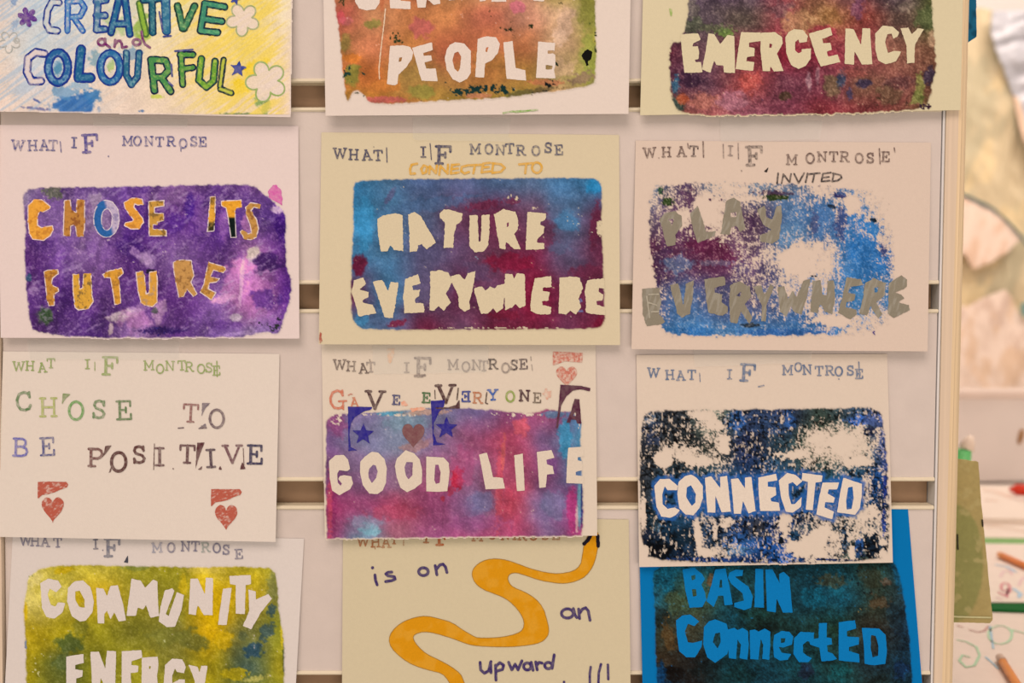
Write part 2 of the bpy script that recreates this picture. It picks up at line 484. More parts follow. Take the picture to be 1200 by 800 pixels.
# ---- slab-serif stamp alphabet (unit cap height)
S_ = {
 'W': (1.25, [[(0, 0), (.32, 1)], [(.32, 1), (.62, .12)], [(.62, .12), (.92, 1)], [(.92, 1), (1.24, 0)], [(-.12, 0), (.2, 0)], [(1.04, 0), (1.36, 0)], [(.5, .08), (.74, .08)]]),
 'H': (1.0, [[(.15, 0), (.15, 1)], [(.85, 0), (.85, 1)], [(.15, .5), (.85, .5)], [(0, 0), (.32, 0)], [(0, 1), (.32, 1)], [(.68, 0), (1, 0)], [(.68, 1), (1, 1)]]),
 'A': (1.0, [[(.1, 1), (.46, 0)], [(.46, 0), (.9, 1)], [(.25, .64), (.75, .64)], [(-.03, 1), (.28, 1)], [(.7, 1), (1.05, 1)], [(.3, 0), (.5, 0)]]),
 'T': (.9, [[(.45, 0), (.45, 1)], [(0, 0), (.9, 0)], [(0, 0), (0, .25)], [(.9, 0), (.9, .25)], [(.25, 1), (.65, 1)]]),
 'I': (.5, [[(.25, 0), (.25, 1)], [(0, 0), (.5, 0)], [(0, 1), (.5, 1)]]),
 'F': (.95, [[(.2, 0), (.2, 1)], [(0, 0), (.92, 0)], [(.92, 0), (.92, .3)], [(.2, .5), (.6, .5)], [(.6, .36), (.6, .64)], [(0, 1), (.45, 1)]]),
 'M': (1.2, [[(.15, 0), (.15, 1)], [(.15, 0), (.6, .75)], [(.6, .75), (1.05, 0)], [(1.05, 0), (1.05, 1)], [(0, 0), (.2, 0)], [(1.0, 0), (1.2, 0)], [(0, 1), (.34, 1)], [(.86, 1), (1.2, 1)]]),
 'O': (1.0, [ring(.5, .5, .42, .5, 20)]),
 'N': (1.05, [[(.15, 0), (.15, 1)], [(.15, 0), (.9, 1)], [(.9, 1), (.9, 0)], [(0, 0), (.2, 0)], [(.74, 0), (1.05, 0)], [(0, 1), (.32, 1)]]),
 'R': (1.0, [[(.15, 0), (.15, 1)], [(0, 0), (.6, 0), (.78, .1), (.82, .26), (.76, .42), (.58, .52), (.15, .52)], [(.5, .52), (.85, 1), (1.02, 1)], [(0, 1), (.34, 1)]]),
 'S': (.8, [[(.7, .25), (.62, .06), (.4, 0), (.16, .06), (.08, .25), (.18, .42), (.6, .56), (.74, .74), (.66, .93), (.4, 1), (.14, .94), (.06, .75)], [(.7, 0), (.7, .28)], [(.06, .72), (.06, 1)]]),
 'E': (.9, [[(.18, 0), (.18, 1)], [(0, 0), (.82, 0)], [(.82, 0), (.82, .28)], [(.18, .48), (.55, .48)], [(.55, .34), (.55, .62)], [(0, 1), (.85, 1)], [(.85, 1), (.85, .72)]]),
 'C': (.9, [[(.82, .28), (.74, .08), (.5, 0), (.2, .1), (.06, .4), (.08, .7), (.25, .94), (.52, 1), (.76, .92), (.86, .74)], [(.82, 0), (.82, .3)]]),
 'G': (1.0, [[(.8, .28), (.72, .08), (.48, 0), (.2, .1), (.05, .4), (.07, .7), (.25, .94), (.5, 1), (.72, .95), (.8, .85)], [(.8, 0), (.8, .3)], [(.8, 1.05), (.8, .6)], [(.55, .6), (1.0, .6)]]),
 'V': (1.1, [[(.08, 0), (.53, 1)], [(.53, 1), (1.0, 0)], [(-.08, 0), (.26, 0)], [(.8, 0), (1.16, 0)]]),
 'B': (.95, [[(.15, 0), (.15, 1)], [(0, 0), (.55, 0), (.74, .1), (.76, .3), (.64, .45), (.15, .47)], [(.55, .47), (.8, .56), (.88, .74), (.78, .93), (.55, 1), (0, 1)]]),
 'P': (.95, [[(.15, 0), (.15, 1)], [(0, 0), (.6, 0), (.8, .1), (.85, .28), (.78, .46), (.58, .55), (.15, .55)], [(0, 1), (.42, 1)]]),
 'Y': (1.0, [[(.08, 0), (.5, .52)], [(.5, .52), (.92, 0)], [(.5, .5), (.5, 1)], [(-.06, 0), (.26, 0)], [(.74, 0), (1.06, 0)], [(.28, 1), (.72, 1)]]),
}
def stamp(card, name, items, color, h=11.5, fade=0.75, th=0.168, extra=(), seed=5, eps=0.0004):
    """items: (char, cx, cy[, height[, colour[, thickness]]]) ; extra: (polyline, width)"""
    acc = Acc()
    for k, it in enumerate(items):
        ch, cx, cy = it[:3]
        hh = it[3] if len(it) > 3 and it[3] else h
        colr = it[4] if len(it) > 4 and it[4] else color
        t = it[5] if len(it) > 5 else th
        mirror = ch.islower(); w, st = S_[ch.upper()]
        a = ((k * 37 + seed * 13) % 7 - 3) * 0.016
        ca, sa = math.cos(a), math.sin(a)
        L = []
        for pl in st:
            q = []
            for (u, v) in pl:
                X = (u - w / 2) * hh * 0.92; Y = (v - .5) * hh
                if mirror: X = -X
                q.append((cx + X * ca - Y * sa, cy + X * sa + Y * ca))
            L.append(q)
        wd = max(t * hh, 1.5)
        def sdf(X, Y):
            d = sd_line(X, Y, L[0], wd * 1.1)
            for q in L[1:]: d = np.minimum(d, sd_line(X, Y, q, wd * (0.85 if len(q) == 2 else 1.0)))
            return d
        allp = [p for q in L for p in q]
        f = min(1.1, fade * (0.7 + 0.6 * ((k * 53 + seed * 7) % 10) / 10))
        add_field(acc, sdf, pbox(allp, wd), solid(colr, card.paper, f, seed + k, 2.2), 0.4 if hh < 15 else 0.5, 0.16, 1.6, seed + k)
    for k, (pl, wd) in enumerate(extra):
        add_field(acc, lambda X, Y: sd_line(X, Y, pl, wd), pbox(pl, wd), solid(color, card.paper, fade, seed + k, 2.2), 0.4, 0.15, 1.6, seed + 50 + k)
    return acc.build(name, card.at(eps), INK(), card.root)

def gridcol(grid, box, X, Y, warp=7.0, seed=1, ws=26.0):
    rows = [[hx(c) for c in r.split()] for r in grid]
    G = np.array(rows); nr, nc = G.shape[:2]
    Xw = X + warp * 2 * (fbm(X, Y, ws, seed, 3) - .5); Yw = Y + warp * 2 * (fbm(X, Y, ws, seed + 31, 3) - .5)
    x0, y0, x1, y1 = box
    u = np.clip((Xw - x0) / (x1 - x0), 0, 1) * (nc - 1); v = np.clip((Yw - y0) / (y1 - y0), 0, 1) * (nr - 1)
    i = np.minimum(u.astype(int), nc - 2); j = np.minimum(v.astype(int), nr - 2)
    fu = u - i; fv = v - j
    fu = (fu * fu * (3 - 2 * fu))[..., None]; fv = (fv * fv * (3 - 2 * fv))[..., None]
    return (G[j, i] * (1 - fu) + G[j, i + 1] * fu) * (1 - fv) + (G[j + 1, i] * (1 - fu) + G[j + 1, i + 1] * fu) * fv

def gridval(grid, box, X, Y, warp=6.0, seed=1, ws=22.0):
    G = [' '.join('%02x%02x%02x' % ((int(float(c) * 255),) * 3) for c in r.split()) for r in grid]
    return gridcol(G, box, X, Y, warp, seed, ws)[..., 0]

def paint(card, box, outline, grid, cov=None, blobs=(), specks=(), holes=None, seed=1, grain=0.16, gs=2.2, dry=0.25,
          edge=2.0, edge_s=5.0, streak=0.0, name='paint_print', eps=0.00016, warp=7.0, post=None, light=0.0, corner=6, fbox=None, mid=.22, tone=(1, 1, 1), vst=0.0, tone_hi=0.0):
    """blobs: (x, y, rx, ry, angle, colour or None (bare paper), strength, noise)"""
    x0, y0, x1, y1 = box
    X, Y = np.meshgrid(np.arange(x0 - 4, x1 + 5, 1.0), np.arange(y0 - 4, min(y1, 830) + 5, 1.0))
    C = gridcol(grid, fbox or box, X, Y, warp, seed)
    K = gridval(cov, fbox or box, X, Y, 6, seed + 3) if cov is not None else np.full(X.shape, 0.96)
    sd = sd_poly(X, Y, smooth(outline, 2) if corner else outline) + edge * 2 * (fbm(X, Y, edge_s, seed + 9, 3) - .5)
    for k, b in enumerate(blobs):
        bx, by, rx, ry, an, colr, st = b[:7]; nz = b[7] if len(b) > 7 else 0.5
        ca, sa = math.cos(math.radians(an)), math.sin(math.radians(an))
        dx = X - bx; dy = Y - by
        r = np.sqrt(((dx * ca + dy * sa) / rx) ** 2 + ((-dx * sa + dy * ca) / ry) ** 2)
        r = r + nz * 1.6 * (fbm(X, Y, max(min(rx, ry) * .5, 2.5), seed + 60 + k, 3) - .5)
        m = (1 - sstep(0.6, 1.05, r)) * st
        if colr is None: K = K * (1 - m)
        else:
            C = C * (1 - m[..., None]) + hx(colr) * m[..., None]
            K = np.maximum(K, m * .97)
    nf = fbm(X, Y, gs, seed + 17, 2); nm = fbm(X, Y, gs * 4, seed + 23, 3)
    nl = fbm(X, Y, 17, seed + 29, 4, 1.6, 1.0, seed * .7)
    lum = 1 + grain * 1.5 * (nf - .5) + grain * 1.3 * (nm - .5) + mid * 2 * (nl - .5)
    if streak:
        lum = lum + streak * 2 * (fbm(X, Y, 3.0, seed + 40, 3, 1.0, 14.0, 0.05) - .5)
    hi = np.clip((C.max(-1) - .55) * 3.3, 0, 1)[..., None] * tone_hi
    C = np.clip(C * lum[..., None] * (np.array(tone) * (1 - hi) + hi), 0, 1)
    if light:                          # dry flecks where the paper shows faintly through the paint
        t = sstep(.60, .80, nf * .6 + nm * .4 + .08) * light
        C = C * (1 - t[..., None]) + hx(card.phex) * t[..., None]
    n = 0.55 * nf + 0.45 * nm
    if vst: n = n * (1 - vst) + vst * fbm(X, Y, 1.6, seed + 47, 3, 1.0, 7.0, 0.03)
    a = sstep(-dry, dry, (K - .5) * 1.05 - (n - .5) * 1.5)
    a = np.where(K > .93, np.maximum(a, sstep(.2, .3, 1 - np.clip((n - .62) * 4, 0, 1))), a)
    a = a * (1 - sstep(-1.6, 0.6, sd))
    for s in specks:                  # scattered flecks: (x, y, rx, ry, angle, colour, density)
        sx, sy, rx, ry, an, colr, den = s
        ca, sa = math.cos(math.radians(an)), math.sin(math.radians(an))
        dx = X - sx; dy = Y - sy
        r = np.sqrt(((dx * ca + dy * sa) / rx) ** 2 + ((-dx * sa + dy * ca) / ry) ** 2)
        z = fbm(X, Y, 3.2, seed + 81 + int(sx) % 17, 3)
        m = sstep(0.0, 0.07, (z - (1 - den * .58)) - np.clip(r - .55, 0, 5) * .5)
        C = C * (1 - m[..., None]) + hx(colr) * m[..., None]; a = np.maximum(a, m * (sd < 6))
    if post: C, a = post(X, Y, C, a, sd)
    pig = np.clip(s2l(C) / LIGHT, .002, .92)
    pap = card.paper[None, None]
    out = pap * (1 - a[..., None]) + pig * a[..., None]
    vis = a > 0.05
    cell = vis[:-1, :-1] | vis[1:, :-1] | vis[1:, 1:] | vis[:-1, 1:]
    J, I = np.nonzero(cell)
    gid = np.arange(X.size).reshape(X.shape)
    q = np.stack([gid[J, I], gid[J + 1, I], gid[J + 1, I + 1], gid[J, I + 1]], -1)
    used = np.zeros(X.size, bool); used[q.reshape(-1)] = True
    rm = np.cumsum(used) - 1
    x = X.reshape(-1)[used]; y = Y.reshape(-1)[used]
    return mesh_np(name, card.pos(x, y, eps), rm[q], None, out.reshape(-1, 3)[used], PAINT(), card.root)

tape_m = mat('clear_sticky_tape', alb('ead9c8'), rough=0.35, spec=0.4, alpha=0.20)
def tape(card, poly, d_top=0.0009, eps=0.0007, lift=None):
    """strip from the wall above down over the top of the sheet"""
    P = fr((0, 0, 1), poly); acc = Acc()
    add_field(acc, lambda X, Y: sd_poly(X, Y, P), pbox(P, 1), solid('e6dace'), 2.0, 0.6, 6.0, int(P[0][0]) % 50)
    ytop = min(p[1] for p in P); A, B = card.q[0], card.q[1]
    def pos(x, y):
        u = (x - A[0]) / (B[0] - A[0]); yt = A[1] + (B[1] - A[1]) * u
        t = np.clip((y - ytop) / np.maximum(yt - ytop, 1), 0, 1)
        d = np.where(y >= yt - 1, card.d0 + eps + .0003, d_top + (card.d0 + eps + .0003 - d_top) * t)
        rip = 0.0004 * fbm(x, y, 9, 5, 2)
        return wpx(x, y, d + rip)
    return acc.build('tape_strip', pos, tape_m, card.root)

def rrect(x0, y0, x1, y1, r=8):
    return [(x0 + r, y0), (x1 - r, y0), (x1, y0 + r), (x1, y1 - r), (x1 - r, y1), (x0 + r, y1), (x0, y1 - r), (x0, y0 + r)]
# ------------------------------------------------------------------ card 1: creative and colourful (top left)
I1 = (0, 0, 1)
c1 = Card([(-8, -112), (343.5, -110), (340.5, 137.3), (-10, 130.3)], 'e5cab9',
          'card reading CREATIVE and COLOURFUL in blue to green outlined letters with flowers', d0=.002, d1=.009)
A1, B1 = (0, 0, 5.717), (160, 0, 5.717)
def hatch(X, Y, C, a, sd):
    # slanting pencil hatching, blue on the left and yellow on the right
    h1 = fbm(X, Y, 2.2, 71, 2, 16.0, 1.0, -0.62)
    bl = sstep(.46, .62, h1) * .5 * sstep(250, 60, X + Y * .6)
    C = C * (1 - bl[..., None]) + hx('9fb6cc') * bl[..., None]
    fl = np.minimum(sd_poly(X, Y, fr(B1, flower(712, 130, 112, 5, -.85, .24))), sd_poly(X, Y, fr(B1, flower(868, 545, 138, 5, -.7, .22))))
    pl = sstep(1.5, -.5, fl)[..., None] * .9
    ye = sstep(.40, .60, h1) * .75 * sstep(150, 255, X - (Y - 40) * .35) * sstep(345, 318, X)
    C = C * (1 - ye[..., None]) + hx('f4cf58') * ye[..., None]
    C = C * (1 - pl) + hx('ecd0bc') * pl
    return C, a
paint(c1, (-6, -14, 341, 130), [(-6, -16), (342, -16), (340, 136.5), (-6, 129.7)],
      ['dccabe d0cfcd d4d2d2 d8d4b8 e2d8a8 f0d898 f0d478 f0d8b0', 'e6cebe d4d0cc dcd2c4 e6d4b8 ecd8b0 f0d28c f0cf70 f2d8b8',
       'e4cebc d0d0ce e0d0c4 ecd4bc f0d4aa f0ce86 f0d078 f2d4b8', 'ecd0bc d8ccc8 ecd0bc eccfb8 eed0b0 f0d09c f2d088 f0d0b4',
       'f0d0bc ecd0bc e4ccbc ecceb8 eed0b4 eed0a8 f0d0a0 f2d0b8'],
      blobs=[(88, 122, 32, 13, 3, '2a62a4', .9, .7), (107, 113, 13, 9, 0, '3470a8', .9, .8), (75, 108, 22, 8, 10, '5a8cb4', .7, .9), (92, 100, 16, 5, 0, '7aa2bc', .6, .9),
             (43, 118, 5, 2, 30, '4a5a98', .8, .6), (42, 127, 18, 2, 5, '6a6a98', .8, .9), (166, 130, 4, 2, 0, '4a6a98', .8, .8),
             (281, 102, 12, 13, 10, 'f0c414', .95, .7), (300, 77, 20, 7, -18, 'f2c81c', .9, .6), (298, 84, 7, 7, 0, 'f2c420', .8, .6), (290, 92, 5, 18, 5, 'f0c420', .7, .8),
             (316, 92, 21, 19, 0, 'f0d2c0', .95, .3), (284, 23, 15, 17, 0, 'f0d4c2', .95, .3),
             (311, 126, 6, 14, 5, '6a8a48', .8, 1.0), (303, 118, 7, 7, 30, '7a9a50', .8, .8), (284, 134, 34, 2.2, 1, '6a7e50', .85, .8),
             (165, 30, 12, 16, 20, '8aa840', .8, .9), (170, 42, 8, 8, 0, 'a0b838', .7, .9), (135, 30, 14, 12, 0, '8ab05c', .5, .9), (184, 113, 8, 3, 0, 'c0c840', .7, .7),
             (155, 62, 14, 8, 0, '5a86a8', .6, .9), (110, 68, 8, 9, 20, '5c8c9c', .6, 1.0), (130, 77, 5, 8, 15, '9cb858', .7, .5), (68, 80, 6, 11, 10, '4c86a4', .9, .5),
             (17, 28, 4, 9, 10, '6a86b0', .5, .8), (16, 2, 4, 8, 10, '5a78a8', .6, .8), (12, 48, 10, 12, 0, 'e4d4c8', .6, .4)],
      seed=11, grain=.05, mid=.04, corner=0, edge=.5, warp=6, name='crayon_colouring', post=hatch)
def outl(fill, line, lw=2.4, seed=1, flk='b8ccd4', am=.5):
    fa, la, wa = alb(fill), alb(line), alb(flk)
    def fn(x, y, sd):
        n = fbm(x, y, 2.4, seed, 2); m = sstep(-lw - .7, -lw + .7, sd + 1.5 * (n - .5))
        t = np.clip(sstep(.5, .75, n) * am + .55 * sstep(.55, .7, fbm(x, y, 6, seed + 3, 2)) * am, 0, 1)
        c = fa[None] * (1 - t[:, None]) + wa[None] * t[:, None]
        m2 = m * (0.72 + .28 * sstep(.25, .45, fbm(x, y, 5, seed + 8, 2)))
        return c * (1 - m2[:, None]) + la[None] * m2[:, None]
    return fn
def sletters(card, name, items, eps=.00034, seed=1):
    """letters drawn as thick strokes: (lines, width, colour function of x, y, sd)"""
    acc = Acc()
    for k, (L, w, cf) in enumerate(items):
        def sdf(X, Y):
            d = sd_line(X, Y, L[0], w)
            for q in L[1:]: d = np.minimum(d, sd_line(X, Y, q, w))
            return d
        pts = [p for q in L for p in q]
        add_field(acc, sdf, pbox(pts, w / 2 + 2), lambda x, y: cf(x, y, sdf(x, y)), .6, .5, 3.0, seed + k)
    return acc.build(name, card.at(eps), INK(), card.root)
nb = '1e3484'; nk = '142040'
sletters(c1, 'outlined_word', [
    ([[(69, 3), (61, 2.5), (56, 12), (54, 27), (58, 35), (67, 36)]], 9, outl('c4c6c4', nb, 2.0, 1, 'e6d2c4', .7)),
    ([[(79.5, 3), (79, 36)], [(79, 2), (94, 1), (99, 9), (94, 19), (84, 20)], [(86, 20), (97, 36)]], 7.5, outl('6a94b8', '2656a4', 2.0, 2, 'e2d2c8', .6)),
    ([[(115, -2), (113, 35)], [(113, 2), (124, 0)], [(113, 18), (123, 18)], [(113, 35), (123, 34)]], 9, outl('4a7694', nb, 2.0, 3, 'c4ccc8')),
    ([[(140, -4), (130, 38)], [(146, -4), (152, 40)], [(132, 28), (150, 28)]], 9, outl('2a688c', '1c3478', 2.2, 4, '7aa0a8')),
    ([[(163, 4), (171, 40)]], 8, outl('8cae3c', '4a6a34', 2.0, 5, 'b8c850')),
    ([[(178, -3), (179, 38)], [(168, 0), (188, -2)]], 9, outl('226072', '1a3452', 1.8, 6, '6a9a98')),
    ([[(194, -3), (195, 36)]], 11, outl('36708c', '1e3c78', 1.6, 7, '86b0b4')),
    ([[(208, 7), (214, 33)], [(228, 7), (216, 33)]], 9, outl('428058', '203a34', 2.0, 8, '9cbc78')),
    ([[(240, 5), (235, 36)], [(240, 4), (263, 8)], [(238, 22), (260, 25)], [(235, 36), (255, 38)]], 9, outl('42886a', '1e2c3c', 2.0, 9, '78b878')),
], seed=100)
sletters(c1, 'outlined_word', [
    ([[(52, 63), (42, 61), (33, 68), (31.5, 84), (37, 95), (48, 95)]], 10, outl('dcc8c4', nb, 2.4, 11, 'e5cab9', .8)),
    ([ring(68, 79, 11.5, 17.5, 20)], 10.5, outl('2c6294', nb, 2.4, 12, '8ab0c0')),
    ([[(95, 58), (92, 88)], [(92, 91), (106, 91)]], 12, outl('246088', nb, 2.4, 13, '6a9aac')),
    ([ring(129, 79, 11.5, 17, 20)], 9.5, outl('2e6a9a', nb, 2.0, 14, '8ab4c4')),
    ([[(148, 62), (148, 88), (154, 99), (161, 90), (163, 62)]], 8.5, outl('306a84', '1e3c70', 1.9, 15, '8ab0b0')),
    ([[(177, 70), (181, 106)], [(178, 70), (194, 71), (198, 82), (191, 90), (182, 91)], [(190, 92), (200, 107)]], 9.5, outl('4c8a4c', nk, 2.0, 16, 'a4bc60')),
    ([[(212, 63), (214, 99)], [(211, 64), (226, 64)], [(212, 81), (226, 79)]], 8.5, outl('549040', nk, 2.0, 17, 'a8c060')),
    ([[(236, 69), (233, 94), (242, 102), (250, 95), (252, 72)]], 9, outl('6c9c36', '203c44', 2.0, 18, 'b8c850')),
    ([[(262, 70), (258, 101)], [(258, 104), (271, 109)]], 7.5, outl('b8bc40', '22343c', 2.2, 19, 'd8c860')),
], seed=120)
mg = solid('70165f', c1.paper, .3, 8)
strokes(c1, 'handwritten_word', A1, [ring(680, 282, 24, 22, 14), [(703, 258), (706, 295), (735, 316)], [(772, 268), (766, 312)], [(768, 300), (785, 275), (805, 272), (815, 292), (818, 318), (848, 312)],
        ring(915, 282, 26, 20, 14), [(948, 212), (955, 260), (970, 295), (1003, 318)]], 3.0, mg, eps=.0006)
strokes(c1, 'pen_marks', B1, [[(180, 245), (230, 240)], [(258, 342), (375, 332)], [(152, 80), (175, 205)], [(232, 430), (238, 510)], [(215, 550), (242, 575)]], 2.2, solid('2a3c80', c1.paper, .25, 9), eps=.0005)
letters(c1, 'purple_flower', A1, [[(p[0], p[1]) for p in flower(182, 115, 68, 6, .25, .30)]], solid('5a2286', c1.paper, .25, 4, 3, .2), eps=.0005, rough=.6)
for st_ in (star(682, 460, 62, 26, .15), star(660, -8, 45, 20, .3)):
    letters(c1, 'blue_star', B1, [st_], solid('233a8c', c1.paper, .15, 5), eps=.0005, rough=.7)
gp = solid('a0a868', c1.paper, .35, 6)
strokes(c1, 'flower_outline', B1, [flower(712, 130, 112, 5, -.85, .24) + [flower(712, 130, 112, 5, -.85, .24)[0]]], 1.5, gp)
strokes(c1, 'flower_outline', B1, [flower(868, 545, 138, 5, -.7, .22) + [flower(868, 545, 138, 5, -.7, .22)[0]]], 1.7, solid('96ac58', c1.paper, .25, 7))
strokes(c1, 'flower_outline', A1, [flower(60, 280, 74, 5, .35, .3) + [flower(60, 280, 74, 5, .35, .3)[0]], ring(110, 270, 17, 17)], 1.2, solid('a8a8a0', c1.paper, .5, 7))

# ------------------------------------------------------------------ card 2: centred people (top middle)
c2 = Card([(377, -113), (741, -115), (736.5, 133.4), (381.5, 135.6)], 'e5cbb9',
          'card reading PEOPLE in pale letters on an orange, pink and green paint print', d0=.002, d1=.009)
A2, B2, W2 = (375, 0, 5.717), (560, 0, 5.717), (360, 0, 3.158)
paint(c2, (394, -16, 701, 124), [(391, -20), (697, -20), (699, 30), (699, 98), (690, 101), (640, 109), (600, 114), (560, 117), (500, 119), (480, 122), (432, 122), (428, 112), (421, 107), (413, 107), (409, 119), (405, 118), (402, 90), (396, 30), (392, 10)],
      ['b08050 c87858 b87050 a88058 c8a070 c89880 b0a060 98903c', 'cc6a5c c89068 cc8858 c88858 c87860 d09880 dcbc98 98a050',
       'b88850 e09068 c88850 c07050 d08058 b87850 ccac88 a0a048', 'd88048 c87840 b09050 b88850 b88048 b08848 c4b478 98a048',
       'a88838 b08038 c08848 a89040 988c38 a08c40 c8a078 a08868'],
      blobs=[(400, 20, 6, 9, 0, 'd85868', .7, .6), (406, 25, 10, 6, 0, 'd87888', .5), (437, 28, 13, 6, -8, '94944c', .8, .6), (405, 50, 8, 12, 0, '94904a', .6), (493, 32, 16, 13, 20, 'b8586c', .6, .6),
             (606, 9, 10, 9, 10, 'e07898', .7, .6), (425, 52, 16, 9, 0, 'e4946c', .6), (412, 68, 14, 7, 10, 'e08838', .7), (412, 87, 13, 13, 0, '7c9040', .75, .6), (660, 30, 12, 22, 15, 'eccab0', .75, .7), (655, 45, 9, 12, 0, 'eed0b8', .7, .6),
             (688, 15, 12, 20, 0, '8c9040', .7, .6), (690, 65, 12, 30, 0, '90a04c', .6, .7), (660, 80, 16, 13, 0, 'e4c4a0', .7, .8), (452, 101, 20, 8, 0, 'cc8440', .7), (495, 108, 20, 10, 0, '8c9a48', .6), 
             (450, 117, 30, 5, 0, 'c86868', .85, .5), (560, 112, 20, 4, 0, 'e09080', .6), (683, 92, 15, 9, -10, '907868', .8, .9), (641, 97, 24, 5, 0, 'd88060', .6, .8), (448, 6, 2.5, 12, 4, 'b86a48', .6), (575, 70, 30, 12, 5, 'a87c40', .5),
             (610, 110, 20, 5, -8, '7a8a40', .6), (620, 108, 40, 4, -9, '5a5038', .6, .9)],
      specks=[(462, 45, 15, 9, 0, '2e3820', .75), (408, 88, 6, 12, 0, '1e3a30', .95), (427, 84, 9, 5, 20, '26382c', .7), (405, 2, 9, 8, 20, '383820', .7), (595, 37, 14, 9, 30, '2c2c1c', .7), (600, 20, 22, 14, 40, '4a3a28', .45), (620, 31, 9, 3, -5, '30301c', .8),
              (575, 16, 4, 8, 0, '38301c', .6), (575, 104, 30, 6, 2, '14302e', 1.0), (545, 107, 22, 5, 0, '1a3430', .9), (525, 100, 6, 6, 0, '22342c', .8), (652, 74, 6, 4, 0, '1e2a1a', .95), (645, 97, 8, 5, -20, '141818', 1.0), (664, 92, 5, 4, 0, '2a2018', .8),
              (487, 117, 25, 3, 0, '583028', .5), (698, 60, 3, 45, 0, '3a3c24', .6), (694, 20, 4, 18, 0, '3a4420', .5), (690, 28, 12, 4, 0, '485428', .6), (634, 108, 30, 3, -8, '3a3428', .7), (540, 38, 14, 4, 0, '6a4428', .5), (425, 110, 12, 4, 10, '3a4028', .6), (656, 3, 6, 6, 0, '30301c', .6)],
      tone=(0.94, 0.87, 0.82), seed=21, grain=.15, gs=1.3, edge=1.6, warp=8)
letters(c2, 'stencil_word', A2, [[(230, -60), (235, 10), (260, 55), (310, 70), (370, 62), (400, 20), (400, -60)], [(462, -60), (470, 55), (607, 62), (607, 10), (540, 5), (540, -60)],
        [(640, -60), (655, 52), (708, 50), (715, -10), (760, 32), (805, 25), (800, -60)], [(855, -60), (862, 3), (905, 0), (905, -60)],
        [(1060, -60), (1070, 10), (1110, 5), (1115, -60)], [(1143, -60), (1148, 12), (1248, 12), (1248, -60)], [(1418, -60), (1428, 5), (1500, 10), (1525, -60)]], solid('e6ccba'), seed=31)
letters(c2, 'stencil_word', A2, [
    ([(470, 308), (555, 302), (605, 315), (625, 350), (612, 400), (575, 455), (525, 500), (520, 560), (500, 572), (448, 562)], [(530, 385), (550, 383), (545, 410), (528, 415)]),
    [(618, 320), (750, 283), (755, 335), (690, 355), (695, 375), (745, 370), (752, 405), (700, 418), (712, 460), (775, 458), (788, 545), (680, 540), (650, 440)],
    ([(870, 300), (905, 283), (965, 290), (1010, 340), (1010, 490), (985, 530), (935, 552), (890, 530), (850, 470), (835, 390), (850, 330)], [(900, 355), (925, 345), (945, 380), (940, 450), (925, 482), (900, 460), (888, 400)]),
    ([(1057, 260), (1115, 243), (1180, 250), (1205, 295), (1192, 355), (1150, 405), (1105, 425), (1100, 520), (1040, 515)], [(1112, 318), (1128, 315), (1120, 350), (1108, 345)]),
    [(1228, 283), (1290, 275), (1310, 455), (1375, 470), (1382, 540), (1250, 528)],
    ([(1462, 278), (1575, 287), (1572, 335), (1562, 360), (1577, 365), (1577, 435), (1568, 470), (1577, 525), (1447, 522)], [(1525, 338), (1565, 338), (1565, 358), (1525, 360)], [(1512, 435), (1560, 440), (1555, 465), (1512, 465)])],
    solid('e6ccba'), seed=32)
letters(c2, 'black_paint_blot', B2, [[(690, 375), (735, 325), (768, 350), (760, 395), (738, 412), (742, 435), (728, 442), (715, 405)]], solid('141410'), rough=.8, seed=33)
strokes(c2, 'paint_smear', B2, [[(170, 757), (210, 748), (310, 742)], [(250, 750), (400, 735)]], 2.0, solid('86a850', c2.paper, .7, 5), rough=.5)
strokes(c2, 'paint_crease', A2, [[(438, 60), (430, 150), (408, 330), (395, 460), (398, 530)]], 1.3, solid('e6bc94', c2.paper, .4, 5), rough=.4)

